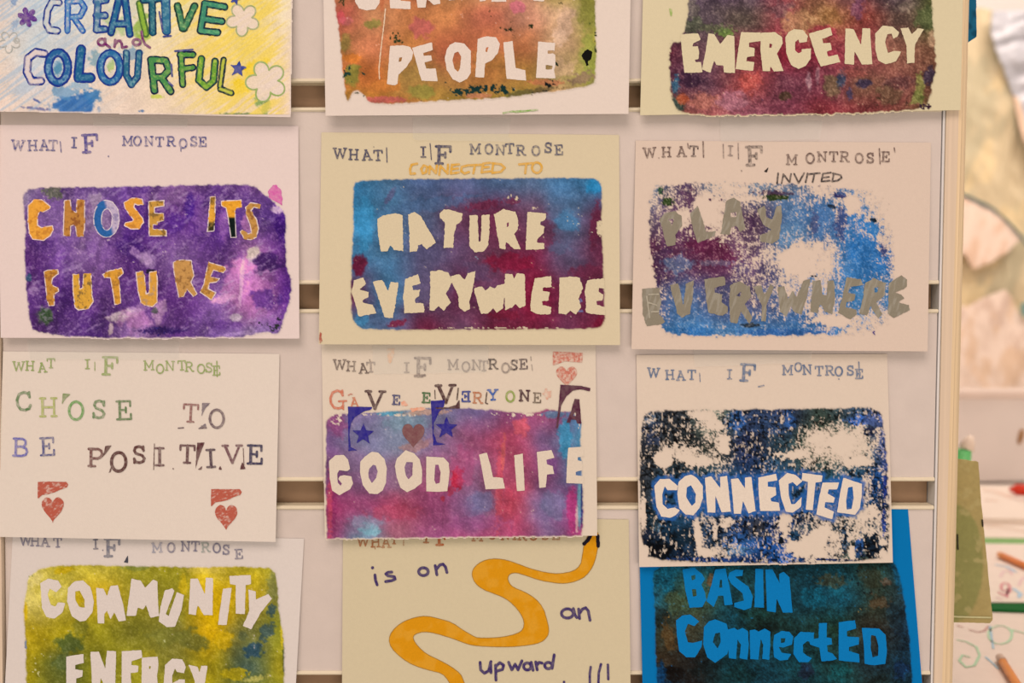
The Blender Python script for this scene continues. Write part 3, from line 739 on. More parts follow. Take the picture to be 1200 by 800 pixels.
# ------------------------------------------------------------------ card 3: emergency (top right)
c3 = Card([(756, -116), (1131, -118), (1125.6, 129), (750.2, 135)], 'dcc59e',
          'cream card reading EMERGENCY on a dark red and purple paint print', d0=.002, d1=.0065)
A3, B3, W3 = (760, 0, 5.717), (940, 0, 5.717), (730, 0, 2.553)
paint(c3, (784, -16, 1099, 137), [(806, -20), (1091, -20), (1094, 30), (1097, 60), (1098, 80), (1094, 96), (1090, 102), (1094, 105), (1088, 122), (1080, 129), (1000, 133), (900, 135.2), (797, 135.4), (787, 120), (784, 80), (785, 48), (797, 52), (800, 40), (806, 20)],
      ['6a5a68 544058 6a5068 8a4048 8a5048 6a4a58 5a4a50 50562c', '5a5058 5a4a50 605048 8a4448 a8784c 8a4038 604840 62643c',
       '5a2838 6a4850 803840 8a2838 903040 904048 8a5848 704a38', '4a2838 5a3848 a04848 703848 7a3848 785040 885048 684030',
       '905040 b06060 a05868 783848 803038 803438 7a4038 706038'],
      blobs=[(812, 12, 8, 14, 0, '6a6058', .7, .9), (812, 30, 14, 10, 0, '5a6048', .7, .9), (850, 38, 12, 6, 0, '7a9a48', .85, .8), (840, 33, 20, 6, 0, '5a6440', .6, .9), (935, 25, 22, 16, -20, 'c89868', .6, .9), (915, 12, 16, 12, 0, '6a4a50', .6, .9),
             (792, 100, 6, 14, 0, '2e5870', .85, .7), (795, 122, 8, 12, 0, '2a4840', .8, .7), (800, 116, 8, 9, 0, 'b05030', .8, .6), (825, 118, 24, 11, 0, 'c87868', .8, .6), (860, 118, 22, 12, 5, 'b87888', .7, .7), (878, 95, 14, 16, 0, 'b85048', .7, .8), (810, 92, 16, 10, 0, '301c30', .7, .8),
             (920, 112, 10, 6, 0, '4a3828', .85, .8), (975, 100, 12, 16, 0, '7a6a48', .7, .6), (986, 92, 6, 13, 12, '384058', .9, .4), (1012, 98, 10, 7, 0, '3a3048', .9, .5), (1000, 86, 22, 5, 0, 'a85850', .6, .7), (996, 110, 4, 8, 0, '484060', .8, .6),
             (1078, 100, 6, 20, 0, '8a8c48', .8, .7), (1076, 115, 10, 9, 0, '7a8040', .8, .9), (1090, 90, 8, 12, 0, '3a3048', .8, .7), (1092, 45, 6, 12, 0, 'c09878', .7, .5), (1085, 20, 14, 16, 0, '56603a', .7, .9), (1060, 8, 12, 8, 0, '8a7868', .5, .9), (1045, 112, 22, 14, 0, '5c4a34', .6, .9),
             (1055, 96, 20, 9, 0, '4c2c30', .6, .8), (975, 20, 12, 12, 0, '906038', .6, .7), (1005, 10, 10, 14, 0, '6a4060', .6, .8), (948, 96, 4, 14, -5, 'b08890', .7, .5), (958, 88, 3, 12, 0, 'a88088', .6, .5), (1045, 60, 10, 20, 0, 'a06a58', .5, .8), (965, 38, 20, 9, 0, '9a2840', .6, .7)],
      specks=[(787, 60, 4, 14, 0, '6a2838', .8), (812, 20, 10, 18, 0, '3a3838', .5), (1040, 120, 40, 10, 0, '3a2820', .5), (1085, 125, 14, 6, 0, '3a2030', .7), (900, 122, 60, 10, 0, '4a3048', .35)],
      tone=(0.98, 0.96, 0.95), seed=41, grain=.34, gs=1.3, light=.16, edge=2.2, warp=9)
letters(c3, 'stencil_word', A3, [
    [(215, 230), (330, 222), (350, 265), (300, 290), (295, 310), (330, 310), (340, 350), (335, 395), (310, 400), (315, 415), (350, 415), (362, 485), (240, 488), (225, 360)],
    [(400, 225), (440, 228), (480, 295), (530, 235), (575, 240), (580, 490), (505, 485), (500, 440), (455, 435), (440, 405), (415, 487), (358, 465), (385, 330)],
    [(620, 215), (750, 218), (755, 275), (675, 285), (672, 315), (712, 322), (708, 375), (660, 380), (655, 410), (710, 415), (700, 475), (583, 462), (600, 340)],
    ([(752, 220), (850, 215), (895, 250), (900, 290), (860, 360), (905, 475), (840, 480), (815, 440), (815, 478), (765, 475), (750, 330)], [(810, 290), (830, 295), (822, 320), (808, 318)]),
    fr((-760 * 5.717 + 730 * 5.717, 0, 2.553 / 5.717), [(486, 112), (495, 96), (512, 87), (540, 90), (553, 108), (550, 125), (528, 128), (525, 118), (515, 125), (515, 150), (525, 160), (535, 155), (535, 147), (562, 145), (562, 175), (547, 197), (525, 206), (503, 195), (489, 160)]),
    [(1074, 225), (1219, 183), (1231, 235), (1164, 260), (1169, 290), (1219, 285), (1227, 335), (1194, 345), (1204, 380), (1267, 365), (1284, 415), (1154, 445), (1119, 370)],
    [(1319, 190), (1374, 195), (1424, 300), (1434, 190), (1484, 190), (1499, 430), (1429, 432), (1379, 340), (1377, 432), (1314, 428)],
    [(1519, 225), (1569, 170), (1639, 180), (1679, 215), (1669, 245), (1639, 260), (1629, 225), (1599, 230), (1584, 280), (1604, 355), (1649, 340), (1694, 345), (1659, 410), (1589, 432), (1539, 405), (1519, 330)],
    [(1689, 190), (1739, 185), (1764, 230), (1804, 190), (1844, 195), (1784, 300), (1781, 420), (1731, 425), (1729, 310)]], solid('dcc59e'), seed=51)
letters(c3, 'green_paint_dab', A3, [[(138, 55), (160, 60), (158, 110), (145, 108)]], solid('a0b060', c3.paper, .6, 4), rough=.6, seed=52)

# ------------------------------------------------------------------ card 4: chose its future
c4 = Card([(-3, 146.3), (349.6, 147.6), (350.8, 396.6), (0.8, 395.6)], 'e8cbbf',
          'card reading CHOSE ITS FUTURE in orange letters on a purple paint print', d0=.0012, d1=.0065)
A4, B4, C4, D4 = (20, 210, 6.153), (180, 210, 6.153), (20, 290, 6.665), (180, 290, 6.665)
def scuff(X, Y, C, a, sd):
    t = sstep(.55, .74, fbm(X + 6 * fbm(X, Y, 25, 95, 2), Y + 30 * fbm(X, Y, 60, 97, 2), 2.6, 91, 3, 2.6, 1.0, -.5)) * sstep(.4, .62, fbm(X, Y, 26, 93, 2)) * .42
    return C * (1 - t[..., None]) + hx('c4a4c8') * t[..., None], a
paint(c4, (25, 214, 343, 396), [(27, 224), (40, 219), (110, 219), (200, 217), (250, 216), (300, 216), (306, 225), (318, 233), (332, 246), (336, 255), (335, 290), (336, 318), (343, 325), (341, 350), (334, 372), (328, 390), (318, 392), (310, 388), (292, 394), (270, 396), (39, 396), (34, 370), (30, 340), (28, 300), (30, 260), (26, 240)],
      ['8a7aa0 6a4a90 7a58a0 6a4298 8a60a0 6a4490 7a5098 9c7cb0', '7a5a98 8a68a8 9070a8 5a3090 6a3a94 5a3090 6a4898 4a2088',
       '5a2a80 7a50a0 8a60a8 5a3080 8460a0 6a4090 b878b8 5a2a88', '6a4090 5a3088 6a4090 6a4090 6a3a90 8a60a8 c878b8 5a2a90',
       '5a3078 6a4490 5a3488 a880b8 6a4090 7a58a0 8a70a8 6a4a98'],
      blobs=[(62, 225, 14, 8, 20, '6a7a58', .8, .9), (30, 232, 6, 10, 0, '9a8ca8', .7, .8), (112, 234, 10, 9, 0, 'b8a0bc', .8, .6), (117, 255, 20, 20, 0, 'a890b4', .5, .6), (150, 290, 26, 14, 30, '4a2480', .8, .7), (110, 312, 22, 14, -10, '8c60a8', .6, .7), (172, 306, 14, 10, 20, 'b898c4', .7, .6),
             (222, 240, 7, 18, 4, '4a2490', .9, .4), (205, 262, 16, 14, 0, '5a2e98', .7, .6), (240, 255, 14, 22, 0, '9a6cb0', .6, .7), (262, 262, 8, 20, 0, 'b078b8', .5, .6), (290, 262, 9, 12, 0, 'd088c0', .7, .6), (190, 232, 40, 7, 0, 'a078b0', .5, .8), (165, 300, 20, 6, 35, 'c8a4c8', .5, .6),
             (283, 312, 20, 12, -20, 'd884c0', .85, .6), (275, 338, 18, 20, 0, 'cc80bc', .7, .7), (262, 350, 18, 6, -12, 'dc9cc8', .8, .6), (283, 330, 3, 34, 5, 'e0b4cc', .6, .5), (297, 297, 9, 11, 30, 'e6cec0', .95, .4), (325, 246, 9, 5, 10, 'dcc0d0', .8, .4), (318, 258, 18, 3, -25, '9a78b8', .6, .5),
             (312, 308, 18, 13, 0, '44246c', .9, .7), (330, 265, 9, 20, 0, '4a1e8c', .9, .5), (145, 369, 22, 8, -12, 'e4c8cc', .9, .5), (158, 375, 20, 14, 0, 'c484bc', .7, .8), (165, 360, 20, 6, -20, 'b890c0', .6, .6), (187, 365, 9, 18, 15, 'c098b8', .7, .7), (52, 370, 11, 11, 0, '4a7044', .95, .5), (34, 325, 4, 5, 0, '3a7088', .8, .5),
             (40, 340, 8, 10, 0, 'a078b0', .6, .7), (181, 364, 4, 5, 0, '4a5a50', .8, .6), (190, 387, 30, 5, 0, '3c2270', .9, .6), (277, 372, 9, 6, -15, 'd8c4cc', .8, .6), (262, 380, 26, 6, 0, '6a3a98', .5, .6), (285, 390, 24, 3, -6, 'c0a0cc', .5, .8), (130, 385, 3, 10, 10, 'e6c8c4', .8, .5), (310, 350, 22, 14, 0, '5c3498', .7, .7),
             (100, 270, 3, 40, 12, 'a880b4', .5, .6), (92, 300, 12, 20, 0, 'a080b0', .4, .7), (50, 285, 18, 10, 0, '583088', .6, .7), (55, 340, 18, 14, 0, '5c3488', .5, .7)],
      specks=[(305, 381, 18, 5, 0, '282430', .8), (322, 382, 10, 7, -30, '2e3030', .9), (327, 372, 5, 10, 10, '302838', .6), (29, 290, 3, 30, 0, '486048', .5), (187, 388, 30, 8, 0, '30206a', .6), (155, 393, 18, 2, 0, '302838', .5), (176, 318, 8, 3, 0, '282034', .9)],
      tone=(0.87, 0.79, 0.82), tone_hi=.9, seed=61, grain=.2, gs=1.3, light=.20, mid=.3, post=scuff, edge=1.8, warp=8, corner=4)
def edged(fill, dark, seed, lw=.9, edge='ead0d0', am=.75):
    fa, da, ea = alb(fill), alb(dark), alb(edge)
    def fn(x, y, sd):
        n = fbm(x, y, 4.0, seed, 3); t = sstep(.5, .72, n)[:, None] * am
        c = fa[None] * (1 - t) + da[None] * t
        c = c * (1 + .3 * (fbm(x, y, 1.8, seed + 4, 2) - .5))[:, None]
        m = (sstep(-lw - .5, -lw + .3, sd) * sstep(.25, .5, fbm(x, y, 4, seed + 6, 2)) * .9)[:, None]
        return np.clip(c * (1 - m) + ea[None] * m, .002, .95)
    return fn
def o_col(x, y, sd):
    r = edged('2f63a0', '2a5890', 3)(x, y, sd); p = edged('c4acc0', '8a78a0', 4)(x, y, sd)
    t = sstep(126, 131, x + (y - 257) * -.25)[:, None]
    return r * (1 - t) + p * t
def t_col(x, y, sd):
    r = edged('eba030', 'd08828', 3)(x, y, sd); p = edged('14201c', '101818', 4)(x, y, sd)
    t = sstep(253, 256, y)[:, None]
    return r * (1 - t) + p * t
def i_col(x, y, sd):
    r = edged('e8a43c', 'a07030', 8)(x, y, sd); p = edged('3a3420', '8a6a38', 9)(x, y, sd)
    t = np.maximum(sstep(258, 262, y), .6 * sstep(241, 238, y))[:, None]
    return r * (1 - t) + p * t
letters(c4, 'stencil_word', A4, [
    [(75, 190), (120, 145), (180, 145), (245, 195), (240, 215), (190, 240), (165, 230), (150, 270), (150, 330), (175, 345), (255, 330), (265, 365), (240, 410), (190, 445), (110, 435), (85, 390), (75, 300)],
    [(338, 150), (385, 145), (395, 220), (425, 235), (430, 140), (490, 150), (490, 350), (478, 415), (430, 415), (415, 330), (390, 340), (388, 410), (330, 410)],
    (ring(645, 285, 96, 138, 24)[:-1], ring(647, 290, 36, 74, 16)[:-1]),
    [(765, 165), (830, 130), (905, 140), (915, 185), (870, 190), (850, 180), (845, 200), (910, 280), (915, 310), (880, 360), (820, 362), (770, 335), (775, 310), (830, 300), (835, 290), (775, 210)],
    [(945, 155), (1062, 150), (1062, 195), (994, 205), (994, 240), (1059, 245), (1062, 300), (1014, 310), (1014, 330), (984, 330), (984, 355), (1079, 365), (1079, 410), (950, 412)]],
    [edged('eba03c', 'c87c30', 1), edged('c0803c', '8a4c28', 2), o_col, edged('e89c3c', 'c47c34', 5), edged('cc9440', '6a5030', 6)], mode='sd', seed=71, rough=.6)
letters(c4, 'stencil_word', B4, [[(405, 125), (450, 120), (440, 375), (385, 380)],
    [(485, 155), (635, 145), (635, 200), (590, 210), (598, 420), (555, 425), (535, 280), (520, 210), (485, 190)],
    [(660, 200), (700, 165), (775, 180), (765, 215), (725, 205), (705, 225), (745, 290), (760, 360), (740, 420), (700, 440), (650, 430), (620, 375), (640, 360), (680, 390), (705, 385), (690, 320), (665, 260)]],
    [i_col, t_col, edged('c48c48', '8a5030', 9)], mode='sd', seed=72, rough=.6)
letters(c4, 'stencil_word', C4, [
    [(205, 185), (240, 170), (320, 170), (325, 205), (280, 240), (270, 290), (320, 310), (330, 345), (290, 365), (295, 455), (245, 460), (230, 400), (220, 300)],
    [(430, 205), (485, 205), (492, 320), (510, 310), (515, 200), (580, 200), (590, 380), (600, 420), (560, 480), (480, 490), (450, 470), (435, 350)],
    [(665, 210), (710, 180), (820, 155), (835, 205), (795, 235), (805, 300), (815, 435), (760, 450), (745, 340), (725, 240), (680, 235)],
    [(925, 190), (985, 180), (1000, 230), (1010, 360), (1030, 350), (1030, 190), (1090, 180), (1098, 240), (1098, 430), (1060, 465), (1000, 455), (965, 430), (940, 330)],
    [(1216, 110), (1286, 90), (1366, 100), (1371, 150), (1386, 220), (1361, 270), (1411, 365), (1376, 385), (1326, 330), (1306, 385), (1261, 390), (1241, 300), (1221, 180)],
    [(1496, 110), (1626, 150), (1636, 175), (1611, 200), (1536, 180), (1516, 225), (1586, 240), (1566, 270), (1506, 280), (1496, 320), (1556, 350), (1521, 415), (1426, 350), (1456, 280), (1476, 180)]],
    [edged('c88838', '9a5c2c', 1), edged('dca03c', '5a4a38', 2), edged('dc9838', 'a06830', 3), edged('dc9c40', 'b8906c', 5), edged('c89050', '8a5c34', 6), edged('cc9044', '8a5a34', 7)], mode='sd', seed=73, rough=.6)
letters(c4, 'pink_paint_spot', B4, [[(825, 85), (850, 50), (880, 42), (915, 70), (928, 130), (925, 185), (905, 170), (850, 145), (828, 125)]], solid('d85aa0', c4.paper, .25, 7, 3), rough=1.0, seed=74)
nv = '4a4a80'
stamp(c4, 'stamped_word', [('W', 21, 170), ('H', 38, 170.3), ('A', 52, 170), ('T', 62, 170.3)], nv, 11.5, .62, extra=[([(70.5, 166), (71.5, 178)], 1.3)], seed=1)
stamp(c4, 'stamped_word', [('I', 86.7, 167), ('F', 105.5, 168, 20, '4a4088')], nv, 11.5, .3, extra=[([(127, 183)], 1.8)], seed=2)
stamp(c4, 'stamped_word', [('M', 149.5, 165), ('O', 161, 165), ('N', 174.5, 165.3), ('T', 187, 166), ('R', 200.5, 165.5), ('O', 214.5, 168), ('S', 227, 165.5), ('E', 237.5, 166)], nv, 10.5, .55, extra=[([(212, 172), (212, 177)], 1.2)], seed=3)
tape(c4, [(108, 136), (220, 139), (219, 149), (110, 148)])

# ------------------------------------------------------------------ card 5: connected to nature everywhere
c5 = Card([(376.6, 155), (725.5, 158), (726.6, 404.2), (373.6, 403.3)], 'dbc29e',
          'yellowish card reading NATURE EVERYWHERE on a blue and maroon paint print', d0=.0012, d1=.0065)
A5, B5 = (400, 230, 5), (550, 230, 5)
paint(c5, (412, 209, 709, 387), [(413, 216), (420, 211), (470, 209.5), (560, 208.5), (690, 207.5), (702, 210), (706, 220), (705, 250), (707, 300), (708, 330), (709, 360), (709, 380), (700, 386), (560, 386.5), (430, 387), (418, 383), (411, 370), (411, 340), (411.5, 300), (414, 270)],
      ['3a84b8 4a78a0 506c9c 5a6a98 50709c 5878a0 4a84b8 3090cc', '3a94cc 4a80ac 5a6a90 6a4060 7a3458 705070 54749c 6a3858',
       '4890c4 4c80ac 585880 685078 74405f 7a2c50 62587c 6a3050', '702c4c 4a84b4 60587c 6a3054 6c4468 8a1c40 742c4e 6a3450',
       '4a90c0 5a6e98 702848 6c4868 7a2848 7a2444 6a3454 7a2440'],
      blobs=[(421, 310, 11, 13, 0, '6e1c3c', .95, .5), (428, 262, 11, 38, 3, '3c98d0', .8, .6), (696, 219, 14, 9, 10, '2e98d8', .9, .6), (567, 240, 26, 6, -12, '7a2c50', .8, .7), (600, 236, 10, 4, 0, '7a3050', .7, .7), (457, 230, 4, 14, 30, '5a5a84', .7, .6), (490, 234, 3, 12, 40, '44628c', .6, .6),
             (665, 260, 16, 14, 20, '4a84b4', .8, .8), (655, 290, 16, 8, 0, '5a6a90', .6, .8), (698, 265, 7, 32, 4, '6c2848', .85, .6), (596, 307, 30, 13, 0, '8a1a3e', .8, .7), (640, 270, 10, 22, 0, '6e3454', .6, .7), (466, 378, 14, 5, -10, '74203c', .85, .6), (690, 318, 24, 10, 0, '742a4a', .7, .6), (703, 379, 9, 9, 0, '821c3c', .9, .5),
             (590, 368, 20, 7, 0, '84203e', .7, .7), (560, 318, 22, 14, 0, '5c5078', .5, .7), (703, 267, 4.5, 10, 0, None, .95, .5), (520, 325, 14, 22, 0, '685078', .5, .7), (425, 374, 10, 10, 10, '48a0d8', .7, .7), (500, 240, 60, 9, -8, '4a74a4', .5, .8)],
      specks=[(675, 262, 30, 24, 0, 'cfc0a8', .42), (655, 369, 30, 9, 0, 'd0b4a0', .45), (600, 233, 12, 8, 0, 'dbc29e', .6), (470, 218, 12, 4, 0, 'dbc29e', .5), (625, 243, 10, 6, 0, 'dbc29e', .6), (680, 358, 5, 12, 0, '6a6a94', .8), (560, 300, 8, 5, 0, '8898a8', .5), (610, 384, 60, 1.5, 0, 'd9c0a0', .8), (560, 384, 60, 1.2, 0, 'd9c0a0', .8)],
      tone=(0.93, 0.86, 0.84), seed=81, grain=.17, gs=1.2, light=.07, edge=1.3, warp=8)
pc = solid('dbc29e')
letters(c5, 'stencil_word', A5, [
    [(210, 130), (250, 110), (320, 100), (360, 110), (362, 320), (310, 315), (285, 285), (270, 322), (232, 322), (215, 220)],
    [(390, 105), (430, 90), (465, 115), (555, 270), (500, 310), (470, 280), (450, 285), (445, 322), (400, 325), (398, 200)],
    [(575, 100), (600, 75), (640, 80), (710, 100), (705, 145), (675, 165), (660, 230), (655, 300), (600, 302), (605, 200), (605, 150), (580, 130)],
    [(752, 112), (798, 110), (802, 200), (805, 265), (818, 260), (820, 190), (820, 110), (870, 105), (868, 200), (860, 290), (830, 325), (780, 325), (750, 290)],
    ([(895, 105), (950, 75), (1020, 90), (1038, 140), (1035, 190), (1012, 220), (1050, 308), (1015, 310), (985, 285), (965, 265), (962, 310), (928, 305), (910, 200)], [(968, 160), (980, 150), (980, 175), (970, 180)]),
    [(1090, 90), (1200, 100), (1197, 138), (1168, 148), (1168, 166), (1190, 178), (1186, 212), (1150, 250), (1145, 270), (1190, 275), (1188, 310), (1080, 312), (1085, 200)]], pc, rough=.75, rs=2.4, seed=91)
letters(c5, 'stencil_word', A5, [
    [(75, 490), (130, 475), (145, 510), (110, 545), (160, 560), (155, 590), (125, 610), (130, 625), (185, 635), (205, 685), (100, 703), (80, 620), (60, 560)],
    [(185, 500), (240, 490), (275, 555), (290, 500), (335, 505), (320, 620), (300, 715), (255, 710), (225, 620)],
    [(375, 485), (450, 455), (465, 510), (415, 525), (420, 550), (460, 548), (455, 585), (430, 600), (435, 625), (480, 625), (488, 680), (370, 685), (362, 580)],
    [(520, 440), (580, 432), (625, 445), (650, 500), (615, 570), (640, 620), (600, 670), (570, 640), (545, 670), (515, 668), (520, 560)],
    [(640, 470), (690, 455), (725, 490), (740, 450), (785, 440), (770, 540), (750, 620), (755, 660), (720, 675), (690, 650), (685, 580), (650, 510)],
    [(775, 540), (820, 525), (845, 550), (870, 530), (900, 540), (915, 520), (960, 510), (955, 600), (945, 660), (910, 680), (890, 655), (860, 685), (820, 690), (800, 630)],
    [(960, 455), (1000, 455), (1012, 480), (1030, 450), (1075, 455), (1080, 640), (1045, 655), (1020, 630), (1000, 650), (960, 665), (955, 560)],
    [(1135, 480), (1230, 465), (1232, 530), (1180, 535), (1180, 555), (1220, 560), (1215, 610), (1175, 615), (1180, 635), (1230, 650), (1228, 690), (1150, 690), (1107, 670), (1112, 580)],
    [(1278, 475), (1350, 470), (1395, 475), (1415, 540), (1390, 600), (1405, 650), (1375, 690), (1340, 670), (1320, 690), (1275, 685)],
    [(1440, 490), (1540, 480), (1545, 540), (1510, 535), (1508, 560), (1535, 575), (1530, 610), (1495, 615), (1495, 635), (1547, 650), (1547, 695), (1470, 690), (1430, 680), (1435, 620), (1425, 560)]], pc, rough=.75, rs=2.4, seed=92)
nv5 = '383858'
stamp(c5, 'stamped_word', [('W', 398.4, 179.5), ('H', 414.4, 181), ('A', 430, 181.5), ('T', 443, 182)], nv5, 11.5, .3, extra=[([(453, 173), (453.5, 190)], 1.2), ([(438, 172)], 1.2)], seed=4)
stamp(c5, 'stamped_word', [('I', 496, 178, 11.5), ('F', 519.5, 181.5, 20)], nv5, 11.5, .3, extra=[([(504, 168), (505.5, 187)], 1.1)], seed=5)
stamp(c5, 'stamped_word', [('M', 557, 174.5), ('O', 573, 174.5), ('N', 586.5, 175.5), ('T', 597.5, 174), ('R', 610.5, 176), ('O', 628, 176.5), ('S', 642.5, 173), ('E', 655, 175.5)], '4a4a62', 11, .55, seed=6)
H5 = (370, 140, 3.871); og = solid('e0a23c', c5.paper, .3, 9, 3)
strokes(c5, 'handwritten_word', H5, [[(460, 200), (435, 205), (428, 225), (430, 246), (450, 245)], [(490, 208), (478, 225), (485, 245), (500, 240), (506, 215), (490, 208)], [(515, 245), (518, 212), (545, 243), (550, 208)],
    [(560, 250), (565, 210), (598, 245), (600, 205)], [(618, 205), (612, 245)], [(618, 207), (650, 203)], [(615, 225), (645, 222)], [(612, 245), (648, 240)], [(690, 208), (662, 215), (660, 235), (675, 245), (695, 238)],
    [(690, 208), (755, 205)], [(722, 207), (715, 243)], [(760, 200), (752, 240)], [(760, 200), (790, 196)], [(755, 218), (785, 215)], [(752, 240), (790, 235)], [(805, 200), (800, 240)], [(800, 198), (840, 203), (857, 218), (840, 237), (800, 242)]], 2.7, og)
strokes(c5, 'handwritten_word', H5, [[(923, 203), (985, 198)], [(955, 200), (950, 243)], ring(1003, 218, 22, 24, 14)], 2.7, og)
letters(c5, 'red_ink_smudge', I1, [[(374.5, 388), (377.5, 390), (376.5, 395), (378, 399), (375, 402), (374, 397)]], solid('b05040', c5.paper, .4), rough=.6)
tape(c5, [(483, 137), (599, 138), (596, 160), (602, 166), (484, 164)])

# ------------------------------------------------------------------ card 6: invited play everywhere
c6 = Card([(745, 164.6), (1091, 167), (1087, 411.6), (740, 409)], 'debfa9',
          'card reading PLAY EVERYWHERE in grey painted letters over patchy blue paint', d0=.0012, d1=.0075)
A6, B6 = (750, 210, 4.444), (910, 210, 4.444)
paint(c6, (760, 213, 1048, 394), [(763, 222), (775, 215), (900, 214), (1040, 222), (1046, 240), (1047, 330), (1045, 385), (1000, 392), (900, 394), (790, 394), (776, 388), (768, 340), (762, 300), (760, 250)],
      ['8a9ab0 6a4a68 a0a8b8 8898b0 707890 6888b0 90a8c8 b0b8c8', '7a6078 7a4a68 9a7080 6a4860 5a80b0 5078b0 4a88c8 88a0c0',
       '6a2c4c 6a3454 702c4c 8a6080 7898c0 80a0cc 3a80c8 3a84cc', '585078 5a78a8 5a5880 685878 6878a8 6090c8 4a88c4 5a90c8',
       '4a80b8 4a88c4 5a90c8 4a80b8 4a80bc 4a80bc 6a98c8 8aa8cc'],
      cov=['.50 .60 .40 .50 .60 .25 .35 .1', '.65 .62 .30 .70 .80 .75 .55 .2', '.75 .8 .85 .5 .42 .3 .9 .5', '.55 .8 .75 .6 .45 .5 .65 .6', '.45 .9 .8 .8 .82 .6 .3 .1'],
      blobs=[(830, 290, 34, 13, 5, '6c2446', .95, .8), (776, 310, 13, 22, 10, '5a3458', .8, .8), (765, 287, 5, 9, 0, '6a3050', .85, .7), (850, 305, 22, 8, 0, '70284a', .8, .8), (808, 230, 14, 10, 0, '7a4a68', .75, .9), (880, 262, 6, 10, 0, '5a3458', .8, .7), (830, 245, 18, 22, 0, None, .8, .7), (800, 255, 12, 14, 0, None, .5, .8),
             (783, 236, 8, 7, 0, '344a1c', .95, .6), (775, 223, 4, 6, 0, '3a5a38', .85, .7), (908, 231, 18, 4.5, 0, '2c3a14', .95, .6), (905, 226, 26, 3, 2, '4a2438', .7, .9), (985, 228, 10, 5, 0, '3a3068', .9, .6), (992, 224, 14, 6, 0, '6a88b8', .6, .9), (975, 242, 6, 3, 20, '202838', .95, .5), (1024, 258, 6, 3, 10, '182028', .95, .4),
             (1022, 268, 14, 10, 20, '3a80c4', .85, .7), (1012, 294, 24, 20, 0, '3a82cc', .97, .5), (1030, 315, 16, 9, 20, '3a80c8', .85, .8), (1035, 292, 6, 9, 0, '5a4478', .7, .9), (960, 260, 34, 18, 0, '5a82b8', .75, .9), (985, 262, 8, 22, 0, '484a80', .7, .9), (955, 262, 6, 14, 0, '58507c', .6, .9),
             (935, 305, 34, 20, 0, None, .85, .8), (920, 275, 20, 18, 0, '80a4cc', .5, .9), (900, 320, 14, 16, 0, '58466c', .6, 1.0), (870, 315, 12, 10, 0, '685878', .6, .9), (840, 308, 26, 4, 0, '98a8c0', .4, .9), (795, 310, 20, 12, 0, '7090b8', .6, .9), (810, 388, 34, 6, 2, '3c78b8', .97, .6), (920, 389, 60, 4.5, 0, '3a6cb0', .95, .5),
             (980, 375, 26, 10, 0, None, .8, .7), (1000, 240, 14, 12, 0, None, .6, .7), (860, 222, 18, 6, 0, None, .5, .8), (910, 345, 30, 10, 0, '6a84b4', .5, 1.0), (1020, 345, 20, 12, 0, '6aa0d4', .6, .9), (870, 232, 30, 5, 0, None, .5, .8), (880, 381, 12, 3, 0, '2a3038', .9, .7)],
      specks=[(785, 228, 16, 14, 0, '5a3a58', .55), (860, 345, 60, 16, 0, '4a4870', .4), (950, 300, 14, 10, 0, '2a3850', .4), (950, 325, 12, 3, 0, '28303c', .7), (900, 216, 110, 2, 1.5, '6a4a58', .55), (1040, 300, 8, 40, 0, '4a4a70', .35), (1025, 390, 14, 3, 0, '4a3a78', .7), (840, 234, 16, 2, 3, '5a3a50', .8)],
      tone=(0.84, 0.88, 0.88), seed=101, grain=.22, gs=1.15, vst=.3, light=.35, edge=4.0, edge_s=4.0, warp=8, dry=.13)
gcol = solid('958676', None, 0, 3, 4, .12)
def grey(x, y):
    a, b = alb('8f806c'), alb('a09280')
    t = .8 * sstep(.5, .75, fbm(x, y, 2.8, 7, 2, 1.0, 5.0, .3))[:, None]
    return a[None] * (1 - t) + b[None] * t
letters(c6, 'painted_word', A6, [
    ([(100, 210), (130, 175), (180, 165), (215, 190), (220, 240), (185, 290), (185, 340), (140, 350), (125, 300), (115, 250)], [(150, 210), (178, 205), (165, 238)]),
    [(262, 180), (300, 135), (330, 220), (345, 275), (395, 270), (390, 295), (300, 330), (275, 260)],
    ([(450, 110), (490, 97), (520, 115), (550, 260), (520, 275), (500, 240), (475, 250), (465, 290), (420, 285), (435, 190)], [(470, 175), (503, 170), (503, 195), (472, 198)]),
    [(610, 160), (650, 135), (660, 200), (690, 210), (710, 140), (735, 135), (740, 200), (725, 310), (690, 335), (630, 325), (620, 292), (660, 280), (680, 262), (640, 235)]], grey, rough=.7, seed=111)
